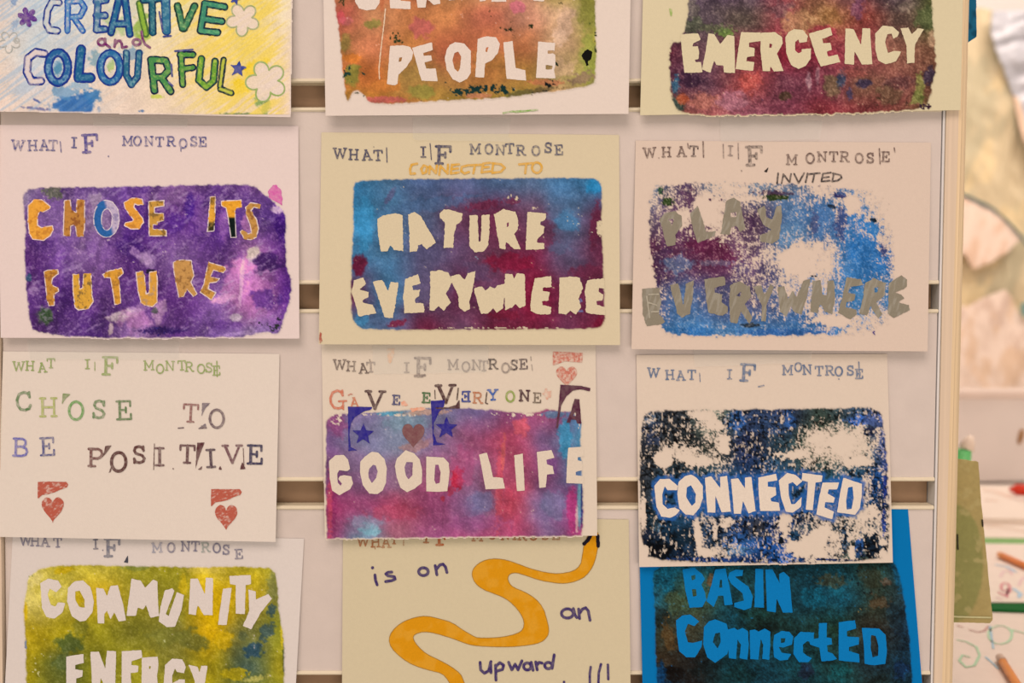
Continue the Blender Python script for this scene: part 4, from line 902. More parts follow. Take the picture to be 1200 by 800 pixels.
letters(c6, 'painted_word', A6, [
    [(10, 570), (100, 565), (110, 640), (100, 700), (130, 740), (110, 755), (35, 765), (15, 700)],
    [(155, 550), (200, 540), (225, 650), (240, 545), (280, 525), (275, 620), (260, 700), (220, 720), (195, 700)],
    [(335, 520), (440, 505), (445, 550), (390, 565), (390, 590), (430, 600), (425, 640), (455, 660), (460, 690), (430, 710), (355, 695), (345, 620)],
    ([(470, 550), (520, 530), (570, 560), (580, 610), (545, 650), (585, 720), (570, 750), (525, 690), (505, 750), (470, 745), (465, 650)], [(500, 605), (530, 580), (520, 612)]),
    [(590, 560), (630, 550), (650, 600), (680, 545), (700, 560), (660, 650), (655, 740), (630, 740), (635, 660)],
    [(716, 560), (751, 555), (771, 620), (796, 580), (816, 610), (851, 530), (891, 515), (861, 640), (841, 705), (801, 690), (786, 660), (761, 715), (731, 690)],
    [(901, 530), (941, 525), (951, 600), (971, 605), (976, 530), (1011, 525), (1016, 620), (1001, 700), (961, 690), (951, 660), (936, 650), (926, 695), (886, 690)],
    [(1076, 510), (1151, 520), (1161, 550), (1096, 560), (1086, 590), (1121, 600), (1116, 630), (1076, 640), (1071, 665), (1126, 680), (1131, 700), (1096, 730), (1031, 695), (1056, 600)],
    ([(1171, 540), (1221, 515), (1281, 540), (1276, 600), (1231, 640), (1261, 700), (1241, 725), (1201, 660), (1181, 710), (1141, 700), (1161, 620)], [(1221, 565), (1241, 560), (1236, 590), (1221, 590)]),
    [(1296, 540), (1361, 500), (1391, 520), (1391, 560), (1331, 590), (1361, 600), (1376, 620), (1341, 640), (1401, 655), (1406, 680), (1321, 720), (1291, 700)]], grey, rough=.7, seed=112)
strokes(c6, 'brush_mark', A6, [[(45, 600), (95, 598)], [(40, 640), (85, 655)], [(60, 690), (98, 688)], [(35, 610), (50, 720)]], 1.6, solid('b4a48e', None), eps=.0006, rough=.4)
br = '6a5048'
stamp(c6, 'stamped_word', [('W', 761.3, 178.7), ('H', 781, 178), ('A', 799, 177.5), ('T', 813, 177, 11.5, '4a3838')], br, 11, .5, extra=[([(824, 166), (824.5, 184)], 1.6), ([(772, 185)], 1.4), ([(806, 168), (806.5, 173)], 1.2)], seed=7)
stamp(c6, 'stamped_word', [('I', 856, 176.5), ('F', 884, 182.5, 21, '6e5c54')], '8a746a', 11, .5, extra=[([(847.5, 169), (848, 185)], 1.3), ([(865, 168), (865.5, 186)], 1.2), ([(869, 200)], 1.8)], seed=8)
stamp(c6, 'stamped_word', [('M', 928, 187), ('O', 949.5, 185.5, 11.5), ('N', 963.5, 183.5), ('T', 977, 183.5), ('R', 990, 183.5), ('O', 1007, 185.3), ('S', 1020, 185), ('E', 1038, 183.5)], br, 11, .5, extra=[([(1030.5, 174), (1031.5, 192)], 1.4), ([(1048, 173), (1048.8, 178)], 1.3)], seed=9)
letters(c6, 'ink_corner_mark', I1, [[(895, 201), (900.5, 196), (899, 202)]], solid('3a302c'), rough=.3)
H6 = (740, 140, 3.75)
strokes(c6, 'handwritten_word', H6, [[(645, 235), (640, 280)], [(660, 280), (668, 240), (695, 275), (702, 238)], [(715, 238), (735, 278), (759, 235)], [(774, 237), (766, 275)], [(780, 240), (828, 235)], [(805, 238), (796, 275)],
    [(842, 238), (835, 272)], [(842, 238), (876, 233)], [(840, 255), (868, 252)], [(835, 272), (872, 268)], [(890, 237), (882, 272)], [(886, 236), (920, 244), (924, 256), (906, 268), (882, 272)]], 1.9, solid('3c3434', c6.paper, .35, 4, 2.5), rough=.25)
tape(c6, [(843, 139), (964, 141), (961, 163), (845, 166)])

# ------------------------------------------------------------------ card 7: chose to be positive
c7 = Card([(3.5, 411.5), (327.6, 414.5), (323, 634.8), (-3, 628.8)], 'e6cebb',
          'card stamped CHOSE TO BE POSITIVE in green and brown ink with two red hearts', d0=.0012, d1=.0062)
gr = '93a058'
stamp(c7, 'stamped_word', [('W', 21.8, 429), ('H', 35, 428.5), ('A', 49.5, 430.5), ('T', 59.6, 425.5)], gr, 10.5, .3, th=.12, seed=11)
stamp(c7, 'stamped_word', [('I', 102.4, 426.5, 10.5), ('F', 129, 428.5, 20)], gr, 10.5, .3, th=.15, extra=[([(111, 424), (111, 434)], .9)], seed=12)
stamp(c7, 'stamped_word', [('M', 174.4, 428), ('O', 187.5, 432), ('N', 199, 428.5), ('T', 213, 428), ('R', 221.8, 429.5), ('O', 235.6, 432), ('S', 244.8, 430.5), ('E', 253.6, 434)], gr, 10.5, .3, th=.12, extra=[([(254, 423), (254.5, 441)], 1.5)], seed=13)
stamp(c7, 'stamped_word', [('C', 27.5, 470, 21, '5c7a48'), ('H', 56.5, 477, 21, 'b0b064'), ('O', 89, 481, 21, '6c9a50'), ('S', 116, 479.5, 20, '688050'), ('E', 145.5, 480.5, 21, '647a4c')], '5c7a48', 21, .4, th=.13, seed=14)
stamp(c7, 'stamped_word', [('T', 223.5, 484, 20, '905a54'), ('O', 254, 490.5, 21, '6c5458')], '6c5458', 21, .3, th=.13, extra=[([(209, 501.5), (215, 501)], 1.5), ([(236, 499), (242, 501), (233, 502)], 1.2)], seed=15)
stamp(c7, 'stamped_word', [('B', 24.5, 524, 20, '6a64a8'), ('E', 55.6, 523, 20, '4a4c80')], '4a4c80', 20, .45, th=.13, seed=16)
stamp(c7, 'stamped_word', [('P', 112.5, 536, 20, '70403c'), ('O', 139, 541, 22, '5c3430'), ('S', 163, 532.5, 19, '603834'), ('I', 187, 535, 20, '684444'), ('T', 219.5, 532, 20, '684444'), ('I', 247, 537, 20, '4c3440'), ('V', 272.5, 532, 20, '70444a'), ('E', 299, 532.5, 21, '3c3450')], '5c3430', 20, .25, th=.15,
      extra=[([(181, 520), (180, 550)], .9), ([(285, 525), (286, 548)], .9), ([(203, 549)], 1.6)], seed=17)
letters(c7, 'ink_corner_mark', I1, [[(73.5, 461), (83, 461.5), (77, 467), (72.5, 474)]], solid('7a8a50', c7.paper, .3), rough=.4)
letters(c7, 'ink_corner_mark', I1, [[(237, 472), (247, 472), (240, 479), (236, 489)], [(233, 501.5), (241, 496), (242, 502)]], solid('6c5a64', c7.paper, .3), rough=.4)
letters(c7, 'ink_corner_mark', I1, [[(123, 522.5), (131, 521.5), (125, 530), (119, 537), (122, 529)], [(127, 554), (131, 545), (130, 553)]], solid('5c3430', c7.paper, .2), rough=.4)
letters(c7, 'ink_corner_mark', I1, [[(231, 518.5), (240, 518), (234, 533), (229, 550), (230, 530)], [(232, 550), (237, 546), (236, 550)], [(256, 550), (258, 545), (260, 550)], [(281, 550), (284, 541), (288, 549.5)]], solid('5a2c30', c7.paper, .2), rough=.4)
def red(x, y):
    a, b = alb('bc5c48'), c7.paper
    t = np.clip(sstep(.48, .85, fbm(x, y, 1.6, 5, 3, 2.0, 1.0, -.4)) * .6, 0, 1)[:, None]
    return a[None] * (1 - t) + b[None] * t
ban = lambda x, y: [(x + a, y + b) for a, b in [(0, 0), (33.5, 0), (36, 3.5), (34, 7), (27, 9), (20, 12.5), (12, 14.5), (5, 15.5), (0, 20.5)]]
for hx0, hy0, bx0, by0 in ((61.8, 597.5, 44.2, 564.3), (265, 606.5, 247.3, 573)):
    letters(c7, 'stamped_heart', I1, [ban(bx0, by0), heart(hx0, hy0, 26, 30)], red, rough=.4, seed=121 + int(hx0), label='red ink heart under a flag-shaped corner mark')
tape(c7, [(32, 398), (211, 399), (209, 420.5), (34, 421)])

# ------------------------------------------------------------------ card 8: gave everyone a good life
c8 = Card([(376.8, 402.5), (698, 404), (699.9, 627.4), (380.8, 630)], 'e2c8b0',
          'card stamped GAVE EVERYONE A with GOOD LIFE on a purple and pink paint print', d0=.0009, d1=.0062)
A8, B8, C8, D8 = (375, 405, 6.665), (530, 405, 6.665), (375, 510, 6.665), (530, 510, 6.665)
paint(c8, (381, 478, 685, 631), [(382, 494), (389, 486), (405, 484), (450, 482), (500, 478), (535, 477), (580, 480), (620, 484), (630, 482), (640, 479), (670, 482), (681, 492), (681, 525), (683, 560), (684, 600), (682, 628), (560, 629.5), (382.5, 631.5), (381, 560)],
      ['8a4a80 7868a0 8090b0 7878a8 706098 8a4a80 9a4a78 5a68a8', '7a5a98 7a78a8 8088b0 806898 9a5080 b04870 7a5a90 4a88b8',
       '7a4a80 846090 886890 a05078 8a5a88 a84a70 84487c 5a78b0', '9a3a70 9a4a80 a84870 9a4a80 7868a0 b84868 7868a0 a04088',
       '8a3a70 7a98c0 a06080 985088 a04a80 a84878 886098 a83a80'],
      blobs=[(536, 560, 8, 16, 5, 'b02040', .85, .7), (528, 575, 5, 6, 0, 'a83050', .7, .7), (519, 584, 3, 4, 0, 'b03048', .7), (610, 500, 10, 14, 0, 'cc5870', .8, .7), (650, 485, 18, 5, 0, '5088b8', .7, .7), (662, 515, 9, 26, 0, '3a90c8', .8, .6), (668, 540, 5, 12, 0, '4a98c8', .7), (396, 500, 12, 14, 0, '8c4480', .6, .7),
             (387, 590, 4, 44, 0, 'c84868', .6, .7), (392, 580, 4, 46, 0, '8c2c68', .6, .6), (436, 620, 16, 8, 5, '7ab0d0', .8, .7), (430, 612, 24, 8, 0, '8a90b8', .6, .7), (462, 600, 36, 10, 0, 'ac4468', .6, .7), (565, 586, 18, 13, 0, '7470a8', .7, .6), (585, 570, 5, 60, 2, 'd05068', .6, .7), (594, 590, 10, 20, 0, 'c44868', .6, .7), (590, 530, 3, 24, 3, 'd86868', .6, .6),
             (648, 590, 16, 22, 0, '7470a4', .7, .7), (670, 595, 7, 34, 0, 'b83c88', .85, .5), (679, 590, 3, 34, 0, '6aa0c0', .9, .4), (682, 590, 1.8, 34, 0, '28387c', .9, .4), (676, 610, 2, 20, 0, 'e4c8cc', .7, .6), (487, 522, 22, 8, -15, 'b07870', .5, .7), (510, 545, 10, 30, 0, '8a6098', .4), (456, 484, 18, 4, 0, '50a0cc', .75, .7), (475, 496, 28, 12, 0, '7898b8', .5, .7),
             (545, 545, 18, 24, 0, 'a84a80', .5, .7), (408, 540, 18, 16, 0, '806898', .6), (560, 612, 40, 10, 0, '9a5090', .5, .7), (646, 546, 8, 14, 0, '7a4a98', .5), (500, 483, 30, 4, -3, 'e0a890', .6, .7)],
      specks=[(395, 492, 14, 12, 0, 'e2c8b0', .6), (460, 486, 60, 2, 1, 'e2c8b0', .8), (605, 486, 40, 3, 0, 'e2c8b0', .8), (505, 510, 12, 8, 0, 'b09890', .5), (680, 500, 3, 20, 0, 'e2c8b0', .7)],
      tone=(1.0, .97, .88), seed=131, grain=.13, gs=1.3, light=.10, corner=0, edge=1.4, streak=.04, warp=9)
cr8 = solid('e2c8b0')
letters(c8, 'stencil_word', C8, [
    [(70, 200), (120, 155), (185, 152), (220, 190), (235, 262), (215, 278), (150, 272), (135, 300), (138, 370), (160, 392), (172, 378), (142, 340), (155, 318), (190, 310), (245, 320), (258, 375), (235, 420), (150, 468), (95, 430), (75, 330)],
    ([(350, 165), (405, 127), (455, 135), (505, 185), (522, 260), (515, 370), (490, 430), (450, 457), (385, 455), (335, 390), (312, 290), (315, 205)], [(385, 260), (415, 228), (435, 235), (450, 280), (440, 330), (405, 372), (380, 330), (378, 290)]),
    ([(600, 180), (670, 115), (735, 140), (780, 190), (798, 270), (795, 370), (740, 415), (680, 443), (630, 410), (600, 330), (585, 240)], [(675, 208), (725, 208), (722, 310), (690, 345), (670, 310), (660, 250)]),
    ([(830, 165), (965, 172), (1005, 215), (1012, 290), (995, 435), (920, 440), (830, 437)], [(900, 230), (925, 228), (942, 290), (935, 370), (905, 380), (892, 350)])], cr8, rough=.25, seed=141)
letters(c8, 'stencil_word', D8, [
    [(208, 150), (270, 135), (300, 240), (318, 325), (395, 332), (412, 415), (260, 420), (235, 280)],
    [(483, 155), (550, 142), (560, 300), (565, 430), (505, 435)],
    [(660, 130), (775, 113), (797, 175), (735, 190), (740, 225), (785, 240), (795, 300), (740, 305), (730, 405), (680, 410), (670, 270)],
    [(905, 95), (1025, 88), (1028, 165), (980, 170), (980, 195), (1012, 200), (1018, 270), (965, 285), (965, 310), (1030, 318), (1026, 378), (890, 372), (895, 250)]], cr8, rough=.25, seed=142)
bk = '6a564e'
stamp(c8, 'stamped_word', [('W', 398, 427), ('H', 411.5, 429), ('A', 426, 431.5), ('T', 434.5, 430, 11, 'a08c80')], bk, 11, .4, extra=[([(433, 421), (434, 424)], 1.0)], seed=18)
stamp(c8, 'stamped_word', [('I', 476.6, 430.5, 11, '988478'), ('F', 495.5, 430, 21, '8c786e')], '8c786e', 11, .5, extra=[([(488, 440.5), (498, 439.5)], 2.6)], seed=19)
stamp(c8, 'stamped_word', [('M', 531, 427), ('O', 546, 429.5), ('N', 558.6, 427.5), ('T', 567, 428.5), ('R', 578, 426.5, 11, '5a4c48'), ('O', 592.5, 431), ('S', 602.5, 427.5, 11, '5a4c48'), ('E', 613.5, 426.5, 11, '5a4848')], '988478', 11, .4, extra=[([(622, 418), (622.5, 422)], 1.2), ([(623, 427), (624, 434)], .9)], seed=20)
stamp(c8, 'stamped_word', [('G', 396, 468, 21, 'd06a4c', .12), ('A', 415.6, 471.5, 11, 'cc7858'), ('V', 440, 468.5, 20, '4c2c30', .17), ('E', 464.4, 468.5, 10.5, '2c3468', .2)], 'c87058', 20, .3, extra=[([(408, 463), (411, 461.5), (413, 462)], 1.0)], seed=21)
stamp(c8, 'stamped_word', [('E', 499.6, 466, 11, '3c6438', .2), ('V', 522.6, 461.5, 20, '482428', .18), ('e', 546, 464.5, 11.5, '283c84', .2), ('R', 560, 466, 12, 'bc7450', .16), ('Y', 577.6, 462.5, 11.5, '2c58a0', .2), ('O', 598, 464.5, 12, '8c9a40', .18), ('N', 614.7, 463.5, 12, '4a2830', .2), ('E', 629.6, 466, 11, '786454', .16)],
      '483028', 12, .25, extra=[([(537, 455), (535.5, 468)], 1.6), ([(570.5, 460), (569, 472), (571.5, 473)], 1.4), ([(509.5, 457), (510, 467)], 1.0)], seed=22)
inkp = solid('2e2680', c8.paper, .05, 7, 3)
letters(c8, 'stamped_star', C8, [fr((0, 0, 1), [(a, b - 700) for a, b in [(218, 475), (410, 478), (395, 500), (345, 512), (270, 560), (240, 610), (230, 690), (240, 790), (290, 818), (222, 822)]]), [(a, b - 700) for a, b in star(338, 692, 90, 38, .02)]], inkp, rough=.35, eps=.0005, seed=151)
letters(c8, 'stamped_star', C8, [[(a, b - 700) for a, b in [(865, 430), (975, 425), (968, 475), (930, 520), (890, 600), (885, 680), (915, 755), (995, 770), (885, 778)]], [(a, b - 700) for a, b in star(988, 642, 92, 39, .02)]], inkp, rough=.35, eps=.0005, seed=152)
letters(c8, 'stamped_heart', I1, [heart(484.3, 511, 26.5, 29)], solid('7c4a4c', c8.paper, .12, 6), rough=.3, eps=.0005, seed=153, label='brown ink heart')
letters(c8, 'stamped_heart', B8, [[(785, 45), (1020, 55), (1015, 132), (880, 122), (785, 155)], heart(893, 245, 165, 165)], solid('c86450', c8.paper, .75, 8, 1.8), rough=.35, seed=154, label='red ink heart under a bar')
letters(c8, 'stamped_letter', B8, [[(845, 305), (1000, 312), (1080, 330), (1075, 355), (1000, 340), (940, 352), (890, 395), (850, 470), (825, 640), (810, 640), (830, 480)],
    ([(955, 415), (993, 420), (1008, 608), (975, 608), (968, 578), (928, 575), (918, 602), (890, 600), (925, 520)], [(955, 520), (968, 525), (966, 550), (942, 548)])], solid('56243a', c8.paper, .1, 9), rough=.35, eps=.0005, seed=155, label='dark maroon stamped letter A with its corner wedge')
letters(c8, 'ink_corner_mark', A8, [[(900, 480), (1000, 482), (1060, 462), (1090, 420), (1092, 490), (910, 492)]], solid('4a242c', c8.paper, .15), rough=.4, eps=.00055, seed=156)
letters(c8, 'orange_ink_smudge', A8, [[(625, 440), (660, 430), (685, 465), (640, 470)], [(700, 490), (820, 478), (830, 498), (720, 515)]], solid('ec9a78', c8.paper, .6, 5), rough=1.2, seed=157)
letters(c8, 'orange_ink_smudge', B8, [[(710, 375), (735, 330), (745, 365), (775, 350), (765, 405), (735, 415)]], solid('dc9a80', c8.paper, .8, 5), rough=1.6, seed=158)
letters(c8, 'orange_ink_smudge', A8, [[(525, 25), (585, 20), (580, 60), (550, 140), (530, 130)]], solid('ecb48c', c8.paper, .8, 5), rough=1.4, seed=159)
tape(c8, [(436, 404), (573, 405), (571, 436), (438, 438.5)])

# ------------------------------------------------------------------ card 9: connected
c9 = Card([(745.7, 415.7), (1039.7, 414.6), (1046.3, 659), (749, 664.2)], 'e1c5ae',
          'card reading CONNECTED in pale letters on a patchy blue and black paint print', d0=.0012, d1=.0072)
A9, B9 = (740, 540, 6.156), (890, 540, 6.156)
L9 = [
    [(165, 180), (205, 130), (275, 128), (335, 180), (330, 210), (260, 210), (240, 180), (222, 240), (225, 310), (260, 345), (310, 335), (350, 355), (320, 390), (280, 410), (215, 400), (180, 330)],
    ([(340, 150), (385, 110), (430, 97), (470, 120), (515, 180), (515, 270), (490, 340), (445, 392), (390, 385), (345, 340), (330, 240)], [(400, 190), (430, 175), (465, 240), (460, 300), (435, 325), (395, 260)]),
    [(530, 120), (575, 110), (640, 195), (640, 115), (690, 105), (718, 365), (650, 370), (605, 245), (605, 372), (548, 370)],
    [(718, 130), (770, 125), (820, 200), (818, 120), (865, 115), (895, 360), (845, 378), (805, 290), (790, 380), (740, 380)],
    [(915, 120), (1043, 92), (1053, 140), (983, 150), (983, 185), (1041, 190), (1045, 245), (1003, 270), (1008, 290), (1063, 300), (1073, 360), (928, 360), (918, 240)],
    [(1063, 140), (1123, 85), (1183, 100), (1233, 145), (1193, 180), (1163, 150), (1133, 165), (1135, 250), (1153, 310), (1178, 310), (1228, 260), (1223, 330), (1163, 372), (1113, 365), (1078, 260)],
    [(1233, 85), (1378, 105), (1373, 150), (1328, 155), (1308, 355), (1258, 350), (1268, 240), (1273, 150), (1228, 140)],
    [(1378, 155), (1498, 155), (1483, 205), (1423, 205), (1415, 235), (1468, 265), (1458, 300), (1398, 295), (1393, 335), (1461, 365), (1448, 420), (1333, 385), (1353, 270)],
    ([(1528, 120), (1663, 165), (1661, 250), (1648, 340), (1613, 388), (1483, 370), (1503, 240)], [(1563, 190), (1595, 185), (1603, 270), (1588, 345), (1553, 350), (1548, 290)])]
def halo9(X, Y, C, a, sd):
    dk = sstep(.5, .64, fbm(X, Y, 2.6, 77, 3)) * .62 * sstep(.25, .5, fbm(X, Y, 20, 79, 2))
    C = C * (1 - dk[..., None])
    wv = sstep(.65, .75, fbm(X, Y, 2.4, 83, 3, 1.0, 2.2, .1)) * .8
    a = a * (1 - wv)
    d = np.full(X.shape, 1e9)
    for L in L9:
        o = fr(A9, L[0] if isinstance(L, tuple) else L)
        d = np.minimum(d, sd_poly(X, Y, o))
    m = (1 - sstep(2.0, 6.0, d + 5 * (fbm(X, Y, 4, 5, 2) - .5))) * .85
    C = C * (1 - m[..., None]) + hx('2c60a4') * m[..., None]
    return C, np.maximum(a, m)
paint(c9, (749, 478, 1045, 664), [(752, 484), (765, 481), (820, 479.5), (900, 479), (1000, 477), (1028, 478), (1036, 490), (1040, 540), (1043, 600), (1042, 650), (1030, 656), (960, 660), (850, 660), (765, 657), (752, 645), (750, 600), (749, 540)],
      ['4a4a68 403848 a09a98 3a4068 38385c 484848 4a5070 5a58a0', '38303c 403840 504848 303058 384458 706858 a09080 4048a0',
       '403844 283850 3a5070 284880 3a5080 305070 2858a0 284080', '2a2840 203858 384870 3a4880 304890 484860 404c60 2a4468',
       '101828 142038 384468 2a50a0 2858b0 384080 807870 101c40'],
      cov=['.50 .9 .5 .85 .9 .9 .85 .7', '.75 .7 .55 .75 .8 .35 .25 .75', '.85 .85 .75 .85 .85 .8 .9 .62', '.75 .85 .65 .75 .65 .5 .42 .5', '.85 .95 .5 .72 .75 .3 .6 .85'],
      blobs=[(823, 487, 20, 7, 5, None, .97, .6), (838, 497, 12, 9, 20, None, .9, .7), (778, 537, 12, 13, 0, None, .97, .4), (800, 528, 20, 12, 0, None, .6, .9), (848, 520, 9, 14, 0, None, .9, .7), (820, 540, 24, 7, 0, None, .7, .9), (985, 520, 20, 14, 0, None, .97, .6), (1003, 540, 18, 8, 0, None, .8, .8), (930, 533, 26, 6, -5, None, .8, .8), (960, 512, 14, 10, 0, None, .5, .9),
             (765, 505, 14, 20, 0, '3c3c60', .7, .9), (790, 500, 26, 14, 0, '34303c', .8, .9), (810, 518, 22, 9, 0, '343038', .7, 1.0), (765, 490, 12, 7, 0, '8c88b0', .6, .9), (862, 495, 14, 16, 0, '3458a8', .8, .8), (900, 500, 24, 12, 0, '3a4470', .8, .9), (925, 495, 9, 14, 0, '3858a8', .7, .8), (1005, 492, 16, 8, 0, '3858b4', .85, .8), (1022, 492, 12, 10, 0, '5c5ca0', .8, .9), (1018, 505, 9, 7, 0, '2c2850', .8, .7), (885, 520, 14, 12, 0, '2c2c44', .7, 1.0),
             (1037, 570, 3, 20, 0, '30388c', .95, .5), (1036, 610, 3, 24, 0, '38409c', .8, .8), (1034, 635, 5, 5, 0, None, .97, .3), (1034, 648, 6, 6, 0, None, .97, .4), (1027, 560, 8, 12, 0, '305ab0', .8, .8), (1015, 570, 8, 20, 0, None, .4, .9), (1018, 600, 14, 9, 0, None, .6, .9),
             (775, 645, 26, 13, 0, '0a0e18', .97, .7), (800, 630, 20, 14, 0, '142030', .8, .8), (762, 605, 10, 20, 0, '283444', .7, .9), (770, 618, 6, 6, 0, '8a98c0', .6, .9), (818, 625, 5, 24, -8, None, .95, .5), (830, 647, 16, 6, 0, None, .8, .8), (842, 622, 6, 18, 10, '22283c', .85, .7), (838, 620, 3, 12, 0, None, .8, .6), (852, 612, 10, 8, 0, None, .8, .8), (873, 625, 3, 18, 0, '10182c', .9, .6),
             (872, 635, 22, 16, 0, '3a62b4', .7, .9), (888, 620, 12, 14, 0, '483c4c', .9, .8), (900, 640, 14, 10, 0, '2c58b4', .9, .7), (862, 645, 18, 6, 0, '8a98c8', .6, .9), (945, 640, 28, 16, 0, None, .97, .6), (920, 612, 8, 18, 0, None, .9, .7), (940, 618, 20, 6, 0, '6a6a70', .5, 1.0), (932, 628, 9, 8, 40, '2c4468', .9, .6), (915, 634, 4, 4, 0, '10141c', .95, .6), (965, 625, 14, 12, 0, None, .8, .8),
             (990, 635, 5, 20, 0, '3a4468', .8, .9), (1008, 640, 7, 16, 0, '2c4c9c', .85, .8), (1022, 638, 12, 18, 0, '101828', .9, .8), (998, 648, 4, 10, 0, None, .9, .6), (850, 656, 70, 3.5, 1, '28408c', .95, .6), (985, 656, 40, 2.0, 2, '383c74', .9, .7), (798, 652, 6, 8, 0, '14203c', .7, .8), (754, 600, 4, 26, 0, None, .9, .6), (756, 645, 6, 8, 10, None, .9, .5)],
      specks=[(800, 510, 40, 22, 0, '241c24', .5), (905, 510, 40, 24, 0, '1c1c2c', .5), (1000, 600, 40, 18, 0, '2c2c34', .5), (840, 620, 40, 24, 0, '141c28', .4), (950, 615, 30, 8, 0, '3a3a44', .6), (880, 490, 100, 12, 0, '30283c', .4)],
      tone=(.80, .96, .86), seed=161, grain=.55, gs=1.4, vst=.2, mid=.3, edge=2.0, warp=7, dry=.12, post=halo9)
letters(c9, 'stencil_word', A9, L9, solid('e8ceb8'), rough=.25, seed=171)
bg9 = '62708a'
stamp(c9, 'stamped_word', [('W', 766, 436.5), ('H', 785, 439), ('A', 798, 440), ('T', 810.6, 439)], bg9, 10.5, .35, extra=[([(820, 437), (820.5, 447)], .9)], seed=23)
stamp(c9, 'stamped_word', [('I', 855, 438.5), ('F', 876.5, 436.5, 19)], bg9, 10.5, .45, extra=[([(889, 453), (895, 451.5)], 1.6)], seed=24)
stamp(c9, 'stamped_word', [('M', 923, 433.5), ('O', 935.5, 430, 10), ('N', 946, 433), ('T', 960, 434.5), ('R', 972.5, 434), ('O', 983, 435), ('S', 996.6, 434), ('E', 1007, 438)], bg9, 10.5, .35, extra=[([(1006.5, 424), (1007.5, 443)], 1.4), ([(983, 444)], 1.6)], seed=25)
tape(c9, [(812, 404), (952, 405), (950, 424), (814, 430)])

# ------------------------------------------------------------------ card 10: community energy (bottom left)
c10 = Card([(15, 626), (356.3, 630.8), (342.5, 878), (2, 876)], 'e2ccbe',
           'card reading COMMUNITY ENERGY in pale letters on a yellow and olive green print', d0=.0009, d1=.006)
A10, B10 = (0, 630, 4.706), (170, 630, 4.706)
paint(c10, (29, 660, 337, 850), [(32, 676), (50, 664), (80, 661), (150, 662.5), (240, 664), (310, 663), (322, 668), (326, 680), (327, 720), (332, 735), (334, 770), (333, 810), (330, 850), (31, 850), (30, 760), (28, 730), (27, 706), (31, 695)],
      ['d0c080 b8a840 c8b850 a8a038 a0982c d8c048 b0a030 98943c', 'd0c084 ccbc60 c8a828 a09430 989030 d8b010 c8a820 808048',
       'b8a020 a89820 989028 807c30 747038 c8a010 707048 909034', 'a0901c 606838 888428 a8a030 86803a a89820 4a6068 a09428',
       '989020 707030 a09820 a09828 989028 b0a020 a09820 909030'],
      fbox=(30, 660, 332, 822),
      blobs=[(75, 668, 14, 5, -10, 'c4a818', .9, .6), (40, 675, 10, 14, 0, 'd8c898', .8, .8), (45, 690, 8, 6, 0, 'b0a040', .5, .9), (29, 716, 4, 12, 0, 'e4c020', .95, .5), (91, 702, 7, 11, 0, 'd8b818', .85, .5), (80, 755, 18, 16, -30, '4c5c38', .85, .8), (72, 775, 12, 14, 0, '5a6848', .7, .8), (96, 735, 12, 12, 0, '848438', .6, .7), (60, 690, 20, 10, 0, 'd8cc90', .5, .8),
             (225, 750, 22, 14, 20, '6c6c38', .85, .7), (195, 745, 24, 12, 0, '74743a', .7, .7), (250, 720, 9, 24, 10, 'dcb410', .9, .6), (262, 750, 12, 12, 0, 'd0ac14', .8, .7), (215, 685, 6, 14, 0, 'd8b820', .7, .6), (297, 762, 14, 10, -10, '2c4870', .95, .6), (312, 740, 9, 14, 20, '3c5470', .85, .7), (318, 715, 6, 9, 20, '38506c', .9, .6), (284, 745, 7, 6, 0, '5c6450', .8, .8), (318, 690, 7, 20, 0, '84886c', .6, .8),
             (331, 745, 3, 20, 0, 'd4bc30', .8, .6), (333, 770, 2, 24, 0, '3c4830', .8, .7), (160, 665, 20, 4, 0, '808a50', .7, .7), (240, 668, 26, 5, 0, 'd8c060', .7, .6), (275, 790, 20, 8, 0, 'c8b018', .8, .7), (175, 770, 10, 12, 0, 'b0a030', .6, .7), (300, 795, 14, 4, -10, 'd8c880', .6, .8), (290, 680, 16, 10, 0, 'c4ac28', .6, .7), (130, 705, 12, 12, 0, 'b8a838', .5)],
      specks=[(45, 780, 16, 22, 0, 'd4c888', .5), (50, 740, 18, 16, 0, 'd8cc90', .42), (36, 680, 6, 12, 0, '808848', .5), (70, 720, 20, 10, 0, 'd8d0a0', .35), (200, 752, 30, 3, 6, 'c8c484', .5)],
      tone=(1.0, .97, .74), seed=181, grain=.17, gs=1.2, light=.12, edge=1.4, warp=8)
p10 = solid('e2ccbe')
letters(c10, 'stencil_word', A10, [
    [(222, 250), (265, 225), (320, 235), (340, 270), (310, 300), (275, 280), (262, 310), (280, 370), (305, 380), (320, 355), (360, 360), (345, 410), (300, 445), (255, 435), (232, 390)],
    ([(375, 275), (410, 240), (460, 235), (500, 275), (518, 350), (510, 410), (475, 455), (440, 462), (395, 430), (370, 350)], [(415, 295), (440, 290), (465, 340), (468, 385), (435, 380), (415, 340)]),
    [(530, 275), (570, 280), (590, 320), (610, 265), (650, 260), (680, 370), (695, 455), (655, 460), (630, 410), (610, 450), (590, 400), (575, 420), (575, 472), (540, 470)],
    [(725, 225), (775, 235), (800, 275), (845, 230), (868, 240), (872, 370), (878, 430), (830, 442), (805, 370), (790, 395), (760, 385), (750, 430), (698, 430)],
    [(908, 290), (950, 278), (962, 290), (915, 420), (930, 430), (975, 300), (1015, 315), (1000, 400), (965, 490), (920, 492), (875, 460), (885, 380)],
    [(1050, 225), (1090, 225), (1130, 310), (1135, 220), (1175, 222), (1172, 425), (1125, 425), (1090, 370), (1080, 425), (1040, 420)],
    [(1230, 280), (1278, 275), (1250, 480), (1202, 480)],
    [(1265, 210), (1382, 205), (1385, 255), (1355, 260), (1350, 420), (1300, 418), (1300, 260), (1268, 255)],
    [(1370, 285), (1410, 295), (1412, 340), (1480, 310), (1500, 335), (1440, 410), (1385, 505), (1340, 485), (1375, 400)]], p10, rough=.35, seed=191)
